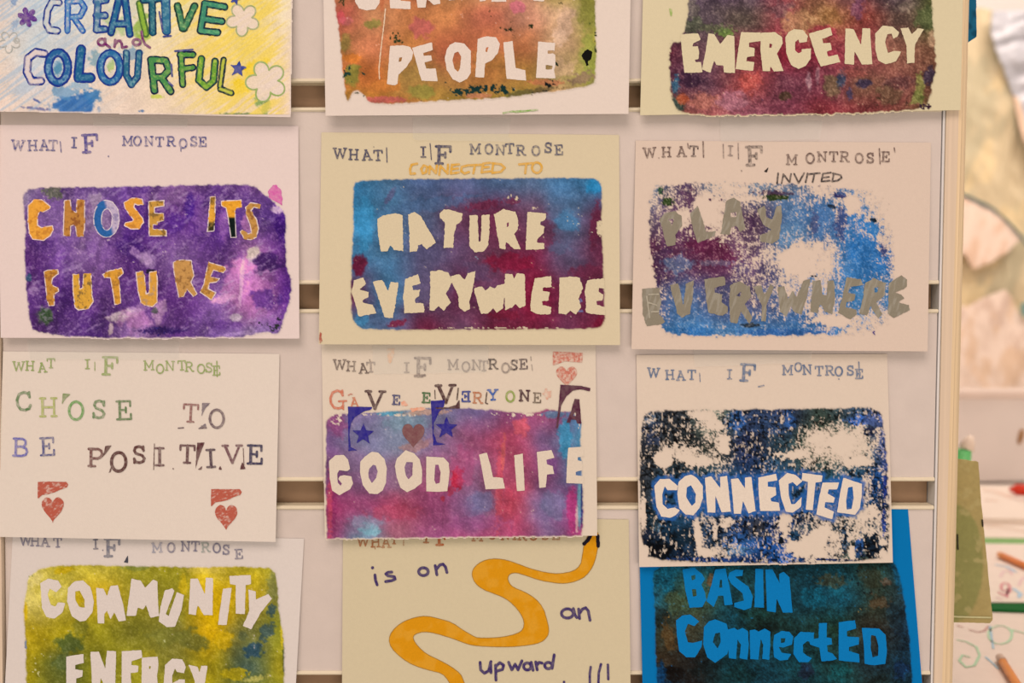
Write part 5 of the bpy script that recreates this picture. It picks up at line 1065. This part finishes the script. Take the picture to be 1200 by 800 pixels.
letters(c10, 'stencil_word', A10, [
    [(365, 655), (460, 640), (462, 690), (415, 700), (415, 725), (455, 730), (455, 765), (420, 775), (420, 812), (460, 812), (460, 850), (365, 850)],
    [(498, 628), (545, 628), (580, 720), (590, 622), (640, 625), (635, 850), (590, 850), (555, 770), (550, 850), (510, 850)],
    [(672, 625), (780, 618), (785, 660), (725, 680), (725, 700), (765, 705), (760, 740), (720, 745), (725, 812), (775, 812), (775, 850), (670, 850)],
    ([(782, 660), (870, 655), (875, 700), (865, 760), (875, 850), (830, 850), (815, 800), (815, 850), (780, 850)], [(822, 705), (833, 708), (830, 722), (822, 722)]),
    [(910, 700), (950, 665), (1005, 670), (1025, 710), (1015, 745), (975, 740), (965, 720), (950, 760), (950, 800), (990, 780), (1020, 780), (1015, 850), (900, 850)],
    [(1040, 700), (1090, 710), (1100, 740), (1110, 705), (1145, 705), (1130, 800), (1120, 850), (1070, 850), (1075, 790)]], p10, rough=.35, seed=192)
g10 = '7c7280'
stamp(c10, 'stamped_word', [('W', 30, 633), ('H', 41, 634), ('A', 53, 634.7), ('T', 67.5, 635.5)], g10, 10.5, .35, seed=26)
stamp(c10, 'stamped_word', [('I', 112, 637.5), ('F', 131.5, 641.5, 20, '7a747c')], '5c5868', 10.5, .35, extra=[([(120.5, 644.5)], 1.5)], seed=27)
stamp(c10, 'stamped_word', [('M', 184, 641.5, 0, 'a49aa0'), ('O', 200.5, 641.5), ('N', 217.5, 640), ('T', 229, 640), ('R', 241, 641, 0, '98988c'), ('O', 254, 642), ('S', 265, 644), ('E', 280, 649)], g10, 10.5, .35, seed=28)
letters(c10, 'ink_corner_mark', I1, [[(145, 658.5), (150, 650), (150, 659.5)]], solid('4a4850'), rough=.3)
letters(c10, 'blue_paint_spot', I1, [[(28.5, 752), (31, 750), (31.5, 760), (29, 759)]], solid('8a8c98'), rough=.5)

# ------------------------------------------------------------------ card 11: is on an upward (bottom middle)
c11 = Card([(402, 606), (736.8, 608.4), (739.5, 856), (400.5, 856)], 'd7bf9a',
           'yellowish card with handwriting is on an upward and a winding orange river', d0=.0009, d1=.006)
A11, B11 = (400, 625, 4.573), (560, 625, 4.573)
river = [(691, 622), (684, 638), (682, 652), (680, 662), (672, 669), (655, 672), (640, 670.5), (622, 666), (609, 661), (595, 656), (582, 654), (570, 655), (560, 660), (553.5, 667), (552.5, 674), (556, 683), (566, 691), (580, 696), (592, 701), (602, 709),
         (610, 719), (614, 728), (613, 737), (606, 742), (590, 746), (575, 747), (560, 747), (555, 745), (543, 738), (530, 729), (517, 725), (500, 721), (485, 723), (470, 729), (459, 739), (455, 749), (458, 759), (470, 771), (485, 780), (505, 786), (518, 789), (525, 797), (532, 810),
         (549, 812), (543, 796), (540, 789), (528, 780), (515, 773), (500, 766), (490, 757), (484, 748), (486, 743), (497, 740), (510, 742), (530, 748), (548, 755), (560, 757), (580, 758), (600, 758), (620, 756), (634, 753), (642, 746), (644, 738), (641, 725), (637, 712), (628, 701),
         (615, 693), (602, 688), (597, 683), (595, 677), (598, 672), (605, 671), (615, 674), (632, 680), (650, 683), (662, 684), (676, 681), (687, 675), (695, 664), (699, 652), (701, 640), (702.5, 622)]
def rivc(x, y, sd):
    a, b, l = alb('dd9014'), alb('e4a238'), alb('8c6430')
    t = .4 * sstep(.4, .65, fbm(x, y, 12, 4, 3))[:, None]; m = sstep(-1.1, -.4, sd)[:, None] * .75
    c = a[None] * (1 - t) + b[None] * t
    return c * (1 - m) + l[None] * m
letters(c11, 'drawn_river', I1, [smooth(river, 1)], rivc, rough=.15, mode='sd', seed=201)
strokes(c11, 'black_marker_edge', I1, [[(692, 627), (689, 633), (684.5, 637)], [(700.5, 628), (701, 639.5)]], 4.2, solid('1e1824'), rough=.4, eps=.0006)
pu = solid('3c2860', c11.paper, .15, 4, 3)
strokes(c11, 'handwritten_word', A11, [([(167, 183)], 3.6), [(180, 222), (183, 250), (192, 274)], [(270, 206), (250, 208), (238, 216), (250, 226), (285, 232), (288, 244), (270, 252), (238, 257)]], 3.3, pu)
strokes(c11, 'handwritten_word', A11, [[(440 + 26 * math.cos(t), 204 + 21 * math.sin(t)) for t in [k * .45 for k in range(15)]], [(503, 172), (512, 220)], [(508, 192), (528, 168), (545, 164), (558, 178), (566, 208)]], 3.3, pu)
strokes(c11, 'handwritten_word', B11, [[(480 + 32 * math.cos(t), 428 + 25 * math.sin(t)) for t in [k * .45 for k in range(15)]], [(512, 402), (520, 435), (530, 450)], [(540, 405), (545, 455)], [(543, 430), (560, 405), (578, 398), (592, 415), (601, 464)]], 3.3, pu)
strokes(c11, 'handwritten_word', B11, [[(12, 690), (15, 730), (35, 748), (58, 735), (70, 686)], [(68, 690), (70, 745)], [(95, 705), (97, 785)], [(95, 712), (118, 692), (138, 705), (132, 728), (97, 738)], [(165, 690), (182, 730), (200, 700), (215, 730), (236, 682)],
        ring(265, 712, 20, 19, 14), [(286, 690), (296, 732)], [(310, 688), (318, 730)], [(314, 708), (328, 690), (344, 694)], ring(378, 707, 20, 17, 14), [(409, 650), (398, 722)]], 3.3, pu)
strokes(c11, 'handwritten_marks', B11, [[(605, 715), (600, 750), (600, 830)], [(660, 700), (648, 745), (645, 830)], [(697, 703), (699, 780)], [(462, 795), (464, 840)]], 2.8, pu)
ob = 'a8643c'
stamp(c11, 'stamped_word', [('W', 425.5, 634, 11), ('H', 440, 635, 11), ('A', 452.5, 635.5, 11), ('T', 462, 632.5, 9)], ob, 11, .35, extra=[([(473, 632), (473, 639)], .9), ([(439.5, 640), (439.5, 643)], 1)], seed=29)
stamp(c11, 'stamped_word', [('I', 499.5, 629.5, 12), ('F', 519, 629, 18, 'b0582c')], ob, 11, .3, seed=30)
stamp(c11, 'stamped_word', [('M', 559.5, 628, 11), ('O', 577, 626.5, 10), ('N', 592, 627, 10), ('T', 603, 627, 10), ('R', 612, 627, 11), ('O', 625, 627, 11), ('S', 639, 627, 10), ('E', 652, 627, 10)], ob, 11, .35, seed=31)

# ------------------------------------------------------------------ card 12: basin connected (bottom right)
c12 = Card([(748, 592), (1064, 595), (1084.5, 848), (754, 848)], '0470aa',
           'bright blue card reading BASIN Connected on a dark teal and black print', d0=.0009, d1=.006)
A12, B12 = (750, 650, 5.335), (910, 650, 5.335)
paint(c12, (763, 655, 1072, 850), [(764, 650), (1040, 650), (1052, 662), (1060, 700), (1066, 745), (1069, 790), (1072, 850), (770, 850), (768, 760), (766, 700)],
      ['1a6c84 186078 205a60 20505a 1c4c58 205058 30483c 28607c', '28687c 50684a 20525c 2c4c48 1c4a58 1c5c70 3c4434 304c58',
       '383a2c 504c38 1c4c58 244038 203c38 2a4838 443c30 223c50', '503c28 302c28 1c4850 1c4a58 1c5058 284c48 283a40 1e3a4c',
       '10406c 241c18 1c3c3c 1c4450 203c44 1c5c60 303c30 224a5c'],
      fbox=(768, 660, 1068, 815),
      blobs=[(780, 680, 10, 18, 0, '1c7490', .8, .8), (792, 705, 12, 14, 0, '5c6440', .75, .9), (775, 725, 10, 16, 0, '242c28', .8, .8), (783, 745, 8, 20, -10, '6c4c28', .8, .9), (790, 790, 14, 14, 0, '1c1410', .9, .7), (774, 790, 8, 16, 0, '10508c', .8, .7), (832, 680, 5, 9, 10, '8a5c38', .8, .8), (955, 700, 18, 14, 0, '186c84', .8, .8), (980, 690, 9, 16, -15, '1c6a7c', .6, .8), (975, 680, 20, 8, 0, '6a5430', .6, 1.0),
             (1030, 705, 14, 10, 0, '6e5034', .7, 1.0), (1020, 675, 20, 14, 0, '44402c', .6, 1.0), (1038, 682, 7, 6, 0, '7c5a44', .7, .8), (900, 735, 16, 8, 0, '182420', .7, .8), (945, 785, 9, 12, 0, '283048', .8, .8), (985, 785, 14, 12, 0, '1c6468', .7, .9), (1055, 785, 10, 14, 0, '24487c', .7, .9), (1050, 720, 12, 20, 0, '24343c', .7, .8), (1052, 675, 5, 24, -14, '1878ac', .6, .9),
             (870, 790, 20, 12, 0, '1c4444', .6, .9), (830, 785, 20, 12, 0, '141c1c', .6, .9), (885, 718, 26, 8, 0, '1c4038', .6, .8)],
      specks=[(1010, 690, 40, 40, 0, '9a7c44', .38), (1010, 680, 40, 40, 0, '101418', .5), (785, 720, 14, 40, 0, '8a6a34', .35), (950, 790, 80, 16, 0, '10181c', .45), (1050, 760, 14, 50, 0, '182430', .5), (850, 730, 60, 20, 0, '102828', .4), (1040, 790, 30, 16, 0, '4a6080', .3)],
      tone=(.74, .74, .74), seed=211, grain=.55, gs=1.3, mid=.3, edge=1.6, warp=8, light=.10)
b12 = solid('0c76b2')
letters(c12, 'stencil_word', A12, [
    ([(265, 90), (340, 80), (390, 120), (405, 150), (385, 185), (405, 230), (415, 280), (390, 325), (310, 330), (285, 230)], [(320, 130), (345, 125), (345, 150), (325, 160)], [(325, 215), (350, 215), (355, 255), (330, 260)]),
    ([(470, 90), (535, 85), (560, 200), (580, 310), (530, 315), (520, 255), (490, 255), (460, 325), (415, 290), (445, 190)], [(500, 155), (512, 155), (515, 205), (495, 205)]),
    [(560, 110), (600, 90), (645, 95), (640, 130), (590, 135), (680, 200), (705, 260), (695, 330), (650, 345), (590, 325), (590, 300), (650, 285), (640, 240), (570, 180), (550, 145)],
    [(722, 85), (770, 90), (775, 330), (715, 325)],
    [(784, 90), (829, 90), (874, 180), (869, 120), (899, 105), (934, 140), (944, 250), (954, 360), (894, 360), (854, 270), (849, 360), (794, 350)]], b12, rough=.3, seed=221)
letters(c12, 'stencil_word', A12, [
    [(225, 410), (265, 378), (315, 372), (370, 415), (340, 445), (300, 430), (280, 480), (300, 545), (330, 550), (390, 535), (385, 575), (345, 640), (290, 640), (245, 600), (230, 500)],
    ([(400, 450), (430, 415), (470, 402), (540, 430), (555, 480), (560, 560), (545, 620), (470, 675), (420, 640), (395, 560)], [(470, 490), (500, 485), (505, 545), (485, 585), (455, 545)]),
    [(550, 465), (590, 455), (610, 470), (640, 455), (675, 475), (680, 560), (672, 655), (622, 645), (632, 560), (610, 530), (600, 650), (555, 645)],
    [(685, 470), (720, 465), (740, 480), (780, 460), (815, 480), (815, 560), (808, 655), (765, 650), (770, 560), (755, 525), (740, 655), (690, 650)],
    ([(839, 500), (884, 475), (934, 480), (959, 510), (949, 560), (894, 580), (869, 575), (884, 610), (914, 615), (944, 620), (924, 655), (874, 660), (839, 640), (832, 570)], [(879, 520), (909, 520), (904, 545), (882, 550)]),
    [(964, 520), (1004, 480), (1089, 485), (1084, 540), (1044, 540), (1019, 560), (1019, 610), (1044, 630), (1074, 645), (1054, 670), (994, 670), (959, 620)],
    [(1119, 425), (1169, 425), (1166, 515), (1199, 520), (1199, 560), (1169, 565), (1174, 605), (1204, 615), (1232, 650), (1204, 660), (1134, 665), (1122, 580), (1064, 560), (1054, 530), (1116, 520)],
    [(1242, 420), (1344, 408), (1352, 460), (1294, 475), (1294, 510), (1369, 515), (1369, 560), (1306, 575), (1306, 600), (1369, 620), (1374, 672), (1242, 660)],
    ([(1386, 455), (1494, 460), (1536, 500), (1544, 600), (1534, 680), (1464, 690), (1404, 680), (1399, 560)], [(1444, 500), (1474, 505), (1491, 570), (1489, 630), (1454, 640), (1442, 580)])], b12, rough=.3, seed=222)
# ------------------------------------------------------------------ the craft table behind the panel
ZT = 0.76
def lathe_rod(name, a, b, prof, material, parent=None, n=12):
    """prof: list of (t along the rod, radius)"""
    a = np.array(a, float); b = np.array(b, float); d = b - a; L = np.linalg.norm(d); d /= L
    u = np.cross(d, [0, 0, 1.0]);
    if np.linalg.norm(u) < 1e-4: u = np.array([1.0, 0, 0])
    u /= np.linalg.norm(u); w = np.cross(d, u)
    V = []; Q = []
    for (t, r) in prof:
        for k in range(n):
            an = 2 * math.pi * k / n
            V.append(a + d * L * t + (u * math.cos(an) + w * math.sin(an)) * r)
    for i in range(len(prof) - 1):
        for k in range(n): Q.append((i * n + k, i * n + (k + 1) % n, (i + 1) * n + (k + 1) % n, (i + 1) * n + k))
    P = [list(range(n))[::-1], [(len(prof) - 1) * n + k for k in range(n)]]
    return mesh_np(name, V, Q, P, None, material, parent, True)

def mbox(name, boxes, material, parent):
    V = []; Q = []
    for v0, v1 in boxes:
        v, q = box_faces(v0, v1); n = len(V); V += v; Q += [tuple(k + n for k in f) for f in q]
    o = mesh_np(name, V, Q, None, None, material, parent)
    m = o.modifiers.new('bevel', 'BEVEL'); m.width = 0.003; m.segments = 2
    return o

TY0, TY1, TX0, TX1 = 0.16, 1.90, 0.28, 1.75
tab = empty('craft_table', ((TX0 + TX1) / 2, (TY0 + TY1) / 2, 0), 'white craft table covered with drawings behind the panel edge', 'table')
tw = mat('white_table_top', (.74, .68, .62), rough=.5, spec=.3, grain=.03, gscale=(30, 30, 30))
mbox('tabletop', [((TX0, TY0, ZT - .03), (TX1, TY1, ZT))], tw, tab)
lm = mat('grey_table_leg', (.35, .33, .31), rough=.4, spec=.5)
for lx in (TX0 + .06, TX1 - .06):
    for ly in (TY0 + .06, TY1 - .06):
        mbox('leg', [((lx - .02, ly - .02, 0), (lx + .02, ly + .02, ZT - .03))], lm, tab)

def sheet(label, poly, z, th, color, name='paper_sheet_drawing', cat='drawing', group=None, marks=()):
    """paper lying on the table: poly are picture points, z its underside above the table"""
    T = tpx([p[0] for p in poly], [p[1] for p in poly], ZT + z + th)
    B = T.copy(); B[:, 2] = ZT + z
    n = len(poly); V = np.concatenate([T, B])
    root = empty(name, B.mean(0), label, cat, group)
    Q = [(i, n + i, n + (i + 1) % n, (i + 1) % n) for i in range(n)]
    mesh_np('paper', V, Q, [list(range(n)), [n + i for i in range(n)][::-1]], None, mat('sheet_' + color, np.clip(s2l(hx(color)) * .9, 0, .9), rough=.85, spec=.15, grain=.03, gscale=(60, 60, 60)), root)
    for k, (nm, c, w, lines) in enumerate(marks):
        for L in lines:
            acc = Acc()
            P = tpx([p[0] for p in L], [p[1] for p in L], ZT + z + th)
            PL = [(p[0] * 1000, p[1] * 1000) for p in P]
            add_field(acc, lambda X, Y: sd_line(X, Y, PL, w), pbox(PL, w + 2), solid(c), .8, .35, 5.0, k + 3)
            acc.build(nm, lambda x, y: np.stack([x / 1000, y / 1000, np.full(x.shape, ZT + z + th + .0006)], -1), INK(), root)
    return root
GP = 'drawings spread on the craft table'
sheet('white sheet with green loops at the front of the craft table', [(1050, 716), (1330, 716), (1360, 860), (1040, 860)], 0, .0012, 'f2e6dc', group=GP, marks=[
    ('crayon_scribble', 'b8c8a0', 2.2, [[(1172 + 14 * math.cos(t), 744 + 11 * math.sin(t)) for t in [k * .5 for k in range(14)]] + [(1186, 738), (1200, 742), (1216, 752)]]),
    ('crayon_scribble', 'b4c49c', 2.2, [[(1122, 750), (1132, 752), (1144, 758), (1148, 768), (1142, 780), (1132, 782), (1124, 774), (1128, 768), (1136, 770)]]),
    ('crayon_scribble', 'cc9888', 2.2, [[(1136, 738), (1146, 741), (1154, 739), (1158, 734)], [(1122, 733), (1128, 735)]]),
    ('crayon_scribble', 'a8b8bc', 2.0, [[(1155, 770), (1162, 776), (1170, 784)], [(1160, 734), (1164, 760)]])])
sheet('dark green card sticking out under the second white sheet', [(1150, 690), (1330, 696), (1335, 720), (1150, 713)], .0016, .003, '1e6a34', 'green_card', 'card', marks=())
sheet('white sheet with pink and blue scribbles behind the dark green card', [(1060, 636), (1330, 638), (1335, 706), (1060, 704)], .005, .0012, 'f8ece2', group=GP, marks=[
    ('crayon_scribble', 'dc8c88', 2.8, [[(1178 + 5 * math.cos(t), 688 + 5 * math.sin(t)) for t in [k * .6 for k in range(11)]] + [(1184, 693), (1176, 698), (1170, 694)], [(1181, 690), (1180, 700)]]),
    ('crayon_scribble', 'e8b8b0', 2.4, [[(1172, 676), (1176, 670), (1184, 668), (1186, 674)], [(1194, 686), (1199, 676)], [(1168, 700), (1174, 702)]]),
    ('crayon_scribble', 'b4c0c8', 4.0, [[(1188, 690), (1196, 696), (1194, 700)], [(1168, 662), (1180, 664), (1190, 670)]]),
    ('crayon_scribble', 'd4dcc0', 2.6, [[(1176, 650), (1190, 656), (1204, 662)]])])
sheet('green sheet showing as a thin line behind the pink scribbled sheet', [(1060, 629), (1330, 632), (1335, 660), (1060, 655)], .0028, .0012, '8cbc78', 'green_sheet', 'paper')
sheet('white sheet with orange strokes on the middle of the craft table', [(1060, 607), (1330, 609), (1335, 631.5), (1060, 628.5)], .0012, .0012, 'f8ece0', group=GP, marks=[
    ('crayon_scribble', 'e8b898', 3.5, [[(1156, 618), (1168, 617), (1180, 620)], [(1182, 619), (1204, 624)]])])
sheet('thick white drawing pad with orange strokes at the far end of the craft table', [(1060, 568), (1330, 571), (1335, 609), (1060, 606)], .0012, .011, 'f8ece0', 'drawing_pad', 'drawing pad', marks=[
    ('crayon_scribble', 'f0b898', 5.0, [[(1154, 574), (1168, 577), (1184, 583), (1204, 588)], [(1156, 586), (1168, 587)]]),
    ('crayon_scribble', 'c8b0b8', 4.0, [[(1190, 585), (1204, 586)]])])

def pencil(label, pa, pb, z, body, tipc, r=.0042, group=None):
    A = tpx([pa[0]], [pa[1]], ZT + z + r)[0]; B = tpx([pb[0]], [pb[1]], ZT + z + r)[0]
    root = empty('pencil', (A + B) / 2 - np.array([0, 0, r]), label, 'pencil', group)
    D = B - A
    bm_ = mat('pencil_body_' + body, s2l(hx(body)), rough=.35, spec=.5, grain=.05, gscale=(90, 90, 90))
    lathe_rod('pencil_body', A + D * .10, B, [(0, r * .98), (.002, r), (.998, r), (1, r * .95)], bm_, root, 6)
    lathe_rod('pencil_end', A, A + D * .10, [(0, r * .55), (.15, r * .9), (.6, r * 1.02), (1, r * 1.02)], mat('pencil_end_' + tipc, s2l(hx(tipc)), rough=.5), root, 12)
    return root
pencil('orange pencil lying on the front sheet with green loops', (1171, 769), (1222, 850), .0016, 'e08828', 'c8b0a0')
pencil('orange pencil lying on the sheet with pink and blue scribbles', (1170, 649), (1232, 676), .0068, 'ec8c48', 'f0b080')

cr = empty('crayon', tpx([1192], [574], ZT + .0122)[0], 'red crayon lying at the back of the thick drawing pad', 'crayon')
ca_ = tpx([1183], [573], ZT + .0122 + .009)[0]; cb_ = tpx([1226], [575], ZT + .0122 + .009)[0]
lathe_rod('crayon_stick', ca_, cb_, [(0, .003), (.12, .006), (.2, .009), (1, .009)], mat('red_crayon', s2l(hx('d8402c')), rough=.5, grain=.08, gscale=(60, 60, 60)), cr, 14)

# grey storage bin standing at the far end
bxl = tpx([1040], [567], ZT)[0]; bxr = tpx([1345], [570], ZT)[0]; by = bxl[1]
H = float((wpx(1160, 457, -by)[2]) - ZT)
binr = empty('storage_bin', ((bxl[0] + bxr[0]) / 2, by + .1, ZT), 'pale grey plastic bin standing behind the drawing pad', 'storage bin')
gm = mat('pale_grey_plastic', s2l(hx('e6dfdb')), rough=.45, spec=.35, grain=.04, gscale=(14, 14, 14))
x0, x1 = bxl[0], bxr[0]
mbox('bin_body', [((x0, by, ZT), (x1, by + .008, ZT + H - .012)), ((x0, by + .04, ZT), (x1, by + .048, ZT + H - .012)), ((x0, by, ZT), (x0 + .008, by + .048, ZT + H - .012)), ((x1 - .008, by, ZT), (x1, by + .048, ZT + H - .012)), ((x0, by, ZT), (x1, by + .048, ZT + .008))], gm, binr)
mbox('bin_rim', [((x0 - .008, by - .008, ZT + H - .014), (x1 + .008, by + .054, ZT + H))], mat('white_bin_rim', s2l(hx('e2d2c8')), rough=.45, spec=.4, grain=.03, gscale=(20, 20, 20)), binr)
hk = wpx(1198, 516, -by + .001)
lathe_rod('clip', hk + np.array([0, 0, .02]), hk + np.array([-.006, 0, -.006]), [(0, .004), (.5, .005), (1, .003)], mat('brown_clip', s2l(hx('a88058')), rough=.5), binr)

# felt pen standing upright by the panel edge
pb_ = tpx([1120], [700], ZT)[0]; yb = pb_[1]
pt = wpx(1129, 507, -yb)
pen = empty('felt_pen', pb_, 'bright green felt pen with a white tip behind the wooden post', 'pen')
lathe_rod('pen_barrel', pb_, pb_ + (pt - pb_) * .9, [(0, .008), (.02, .009), (.96, .0095), (1, .0095)], mat('green_plastic', s2l(hx('6fd884')), rough=.35, spec=.5, grain=.03, gscale=(50, 50, 50)), pen, 16)
lathe_rod('pen_tip', pb_ + (pt - pb_) * .9 + np.array([.004, 0, 0]), pt + np.array([.009, 0, -.003]), [(0, .0085), (.5, .007), (1, .003)], mat('white_plastic', s2l(hx('f0e0d0')), rough=.4, spec=.4), pen, 16)

# ------------------------------------------------------------------ hanging costume on the rear wall side
YC = 2.05
def cloth(name, poly, color, dy, wr, parent, rough=.6, spec=.3, fold_ang=0.15, seed=1, fs=26, sheen=0.0, var=None, res=3.0):
    acc = Acc()
    base = s2l(hx(color)) * .95
    def colr(x, y):
        c = np.repeat(base[None], len(x), 0)
        if var:
            for (v, sc, sd_, lo, hi) in var:
                t = sstep(lo, hi, fbm(x, y, sc, sd_, 3, 1, 2.5, .3))[:, None]
                c = c * (1 - t * .8) + s2l(hx(v))[None] * t * .8
        return np.clip(c, .002, .92)
    add_field(acc, lambda X, Y: sd_poly(X, Y, poly), pbox(poly, 3), colr, res, .8, 8.0, seed)
    def pos(x, y):
        d = wr * (fbm(x, y, fs, seed + 3, 3, 1.0, 4.0, fold_ang) - .5) * 2 + wr * .5 * (fbm(x, y, fs * .5, seed + 5, 2, 1.0, 2.0, -.5) - .5)
        return wpx(x, y, -(YC + dy) + d)
    m = mat('cloth_' + name, vcol=True, rough=rough, spec=spec, grain=.04, gscale=(200, 200, 200), sheen=sheen)
    o = acc.build(name, pos, m, parent)
    s = o.modifiers.new('cloth_thickness', 'SOLIDIFY'); s.thickness = .004; s.offset = -1
    o.data.polygons.foreach_set('use_smooth', np.ones(len(o.data.polygons), bool))
    return o
cos = empty('patchwork_costume', wpx(1190, 10, -YC), 'yellow patchwork costume with a white satin sleeve hanging behind the table', 'costume')
cloth('yellow_panel', [(1085, 8), (1120, 7), (1150, 9), (1163, 12), (1161, 38), (1175, 78), (1190, 118), (1196, 148), (1210, 175), (1330, 190), (1340, 440), (1085, 440)], 'dfd2b0', 0, .022, cos, seed=2,
      var=[('c4bfa2', 30, 5, .45, .6), ('ead8ac', 20, 9, .55, .7)])
cloth('satin_sleeve', [(1163, 13), (1200, 12), (1290, 20), (1340, 60), (1340, 330), (1260, 300), (1215, 200), (1197, 150), (1190, 118), (1175, 78), (1161, 38)], 'ccd1dc', -.035, .03, cos, rough=.35, spec=.6, fold_ang=1.2, seed=7, fs=20)
cloth('sleeve_hem', [(1188, 112), (1194, 114), (1206, 152), (1240, 230), (1232, 236), (1200, 165), (1194, 146)], 'f4d8c0', -.05, .008, cos, seed=8)
pq = [(1125, 226.5), (1132, 229), (1145, 235), (1160, 242), (1172, 251), (1185, 263), (1195, 275), (1206, 290)]
cloth('teal_piping', [(x, y - 1.6) for x, y in pq] + [(x, y + 1.6) for x, y in pq[::-1]], '4f7478', -.050, .004, cos, seed=9, res=1.2)
cloth('cotton_patch', [(1100, 222), (1131, 229), (1145, 236), (1160, 244), (1172, 253), (1185, 265), (1197, 279), (1180, 296), (1160, 308), (1140, 316), (1132, 298), (1100, 300)], 'fae6d6', -.042, .012, cos, seed=11, var=[('e8c8ae', 12, 5, .5, .65)])
cloth('cotton_patch', [(1100, 362), (1136, 358), (1150, 350), (1178, 339), (1184, 345), (1190, 360), (1198, 372), (1230, 400), (1335, 420), (1340, 470), (1085, 470)], 'fae8da', -.042, .016, cos, seed=12,
      var=[('dcc4b4', 14, 6, .5, .62), ('e8ccb0', 10, 8, .5, .65)])
cloth('teal_patch', [(1196, 356), (1206, 352), (1215, 372), (1198, 370)], '7fa8a4', -.060, .004, cos, seed=13)

# ------------------------------------------------------------------ things hanging on the reverse of the panel
def flat_piece(name, label, cat, poly, color, dback, th, seed, part, var=None, extra=None):
    root = empty(name, wpx(poly[0][0], poly[0][1], -dback), label, cat)
    acc = Acc(); base = s2l(hx(color)) / np.array([1.0, .9, .8]) * .9
    def colr(x, y):
        c = np.repeat(base[None], len(x), 0)
        if var:
            for (v, f) in var:
                t = f(x, y)[:, None]; c = c * (1 - t) + (s2l(hx(v)) / np.array([1.0, .9, .8]) * .9)[None] * t
        return np.clip(c, .002, .92)
    add_field(acc, lambda X, Y: sd_poly(X, Y, poly), pbox(poly, 3), colr, 1.5, .4, 6.0, seed)
    pos = lambda x, y: wpx(x, y, -dback + .003 * (fbm(x, y, 30, seed, 2) - .5))
    m = mat('pigment_' + name, vcol=True, rough=.85, spec=.15, grain=.07, gscale=(260, 260, 260), bump=.15, bscale=500)
    o = acc.build(part, pos, m, root); s = o.modifiers.new('thickness', 'SOLIDIFY'); s.thickness = th; s.offset = -1
    return root, pos, m
r_, pos_, m_ = flat_piece('felt_pennant', 'olive green felt piece hanging on the back of the panel beside the post', 'felt piece',
    [(1085, 533), (1146.5, 541), (1150, 590), (1156, 650), (1161, 700), (1163.5, 726), (1160, 730), (1118, 729), (1085, 727)], 'b4a168', .040, .002, 3, 'felt_sheet',
    var=[('98955a', lambda x, y: sstep(2, -2, np.hypot((x - 1118) / 38, (y - 660) / 75) * 40 - 38 + 3 * fbm(x, y, 9, 4, 2))), ('c0b078', lambda x, y: .6 * sstep(.55, .7, fbm(x, y, 14, 7, 3)))])
acc = Acc(); PL = [(1085, 719), (1122, 722), (1160, 723)]
add_field(acc, lambda X, Y: sd_line(X, Y, PL, 2.0), pbox(PL, 3), solid('c6b684'), .8, .2, 3, 4)
acc.build('hem_stitching', lambda x, y: pos_(x, y) + np.array([0, -.0008, 0]), INK(), r_)
acc = Acc()
for PL in ([(1121.5, 626), (1122, 643)], [(1150.6, 609), (1151.2, 616)]): add_field(acc, lambda X, Y: sd_line(X, Y, PL, 1.8), pbox(PL, 3), solid('3c3428'), .5, .2, 3, 4)
acc.build('dark_stitch', lambda x, y: pos_(x, y) + np.array([0, -.0008, 0]), INK(), r_)
flat_piece('teal_ribbon', 'dark teal ribbon end hanging at the top of the wooden post', 'ribbon', [(1118, -80), (1143, -80), (1144.5, 43), (1135, 49.5), (1118, 60)], '1c6a8c', .040, .0015, 5, 'ribbon_tail',
    var=[('12506c', lambda x, y: sstep(.4, .6, fbm(x, y, 8, 3, 2)))])
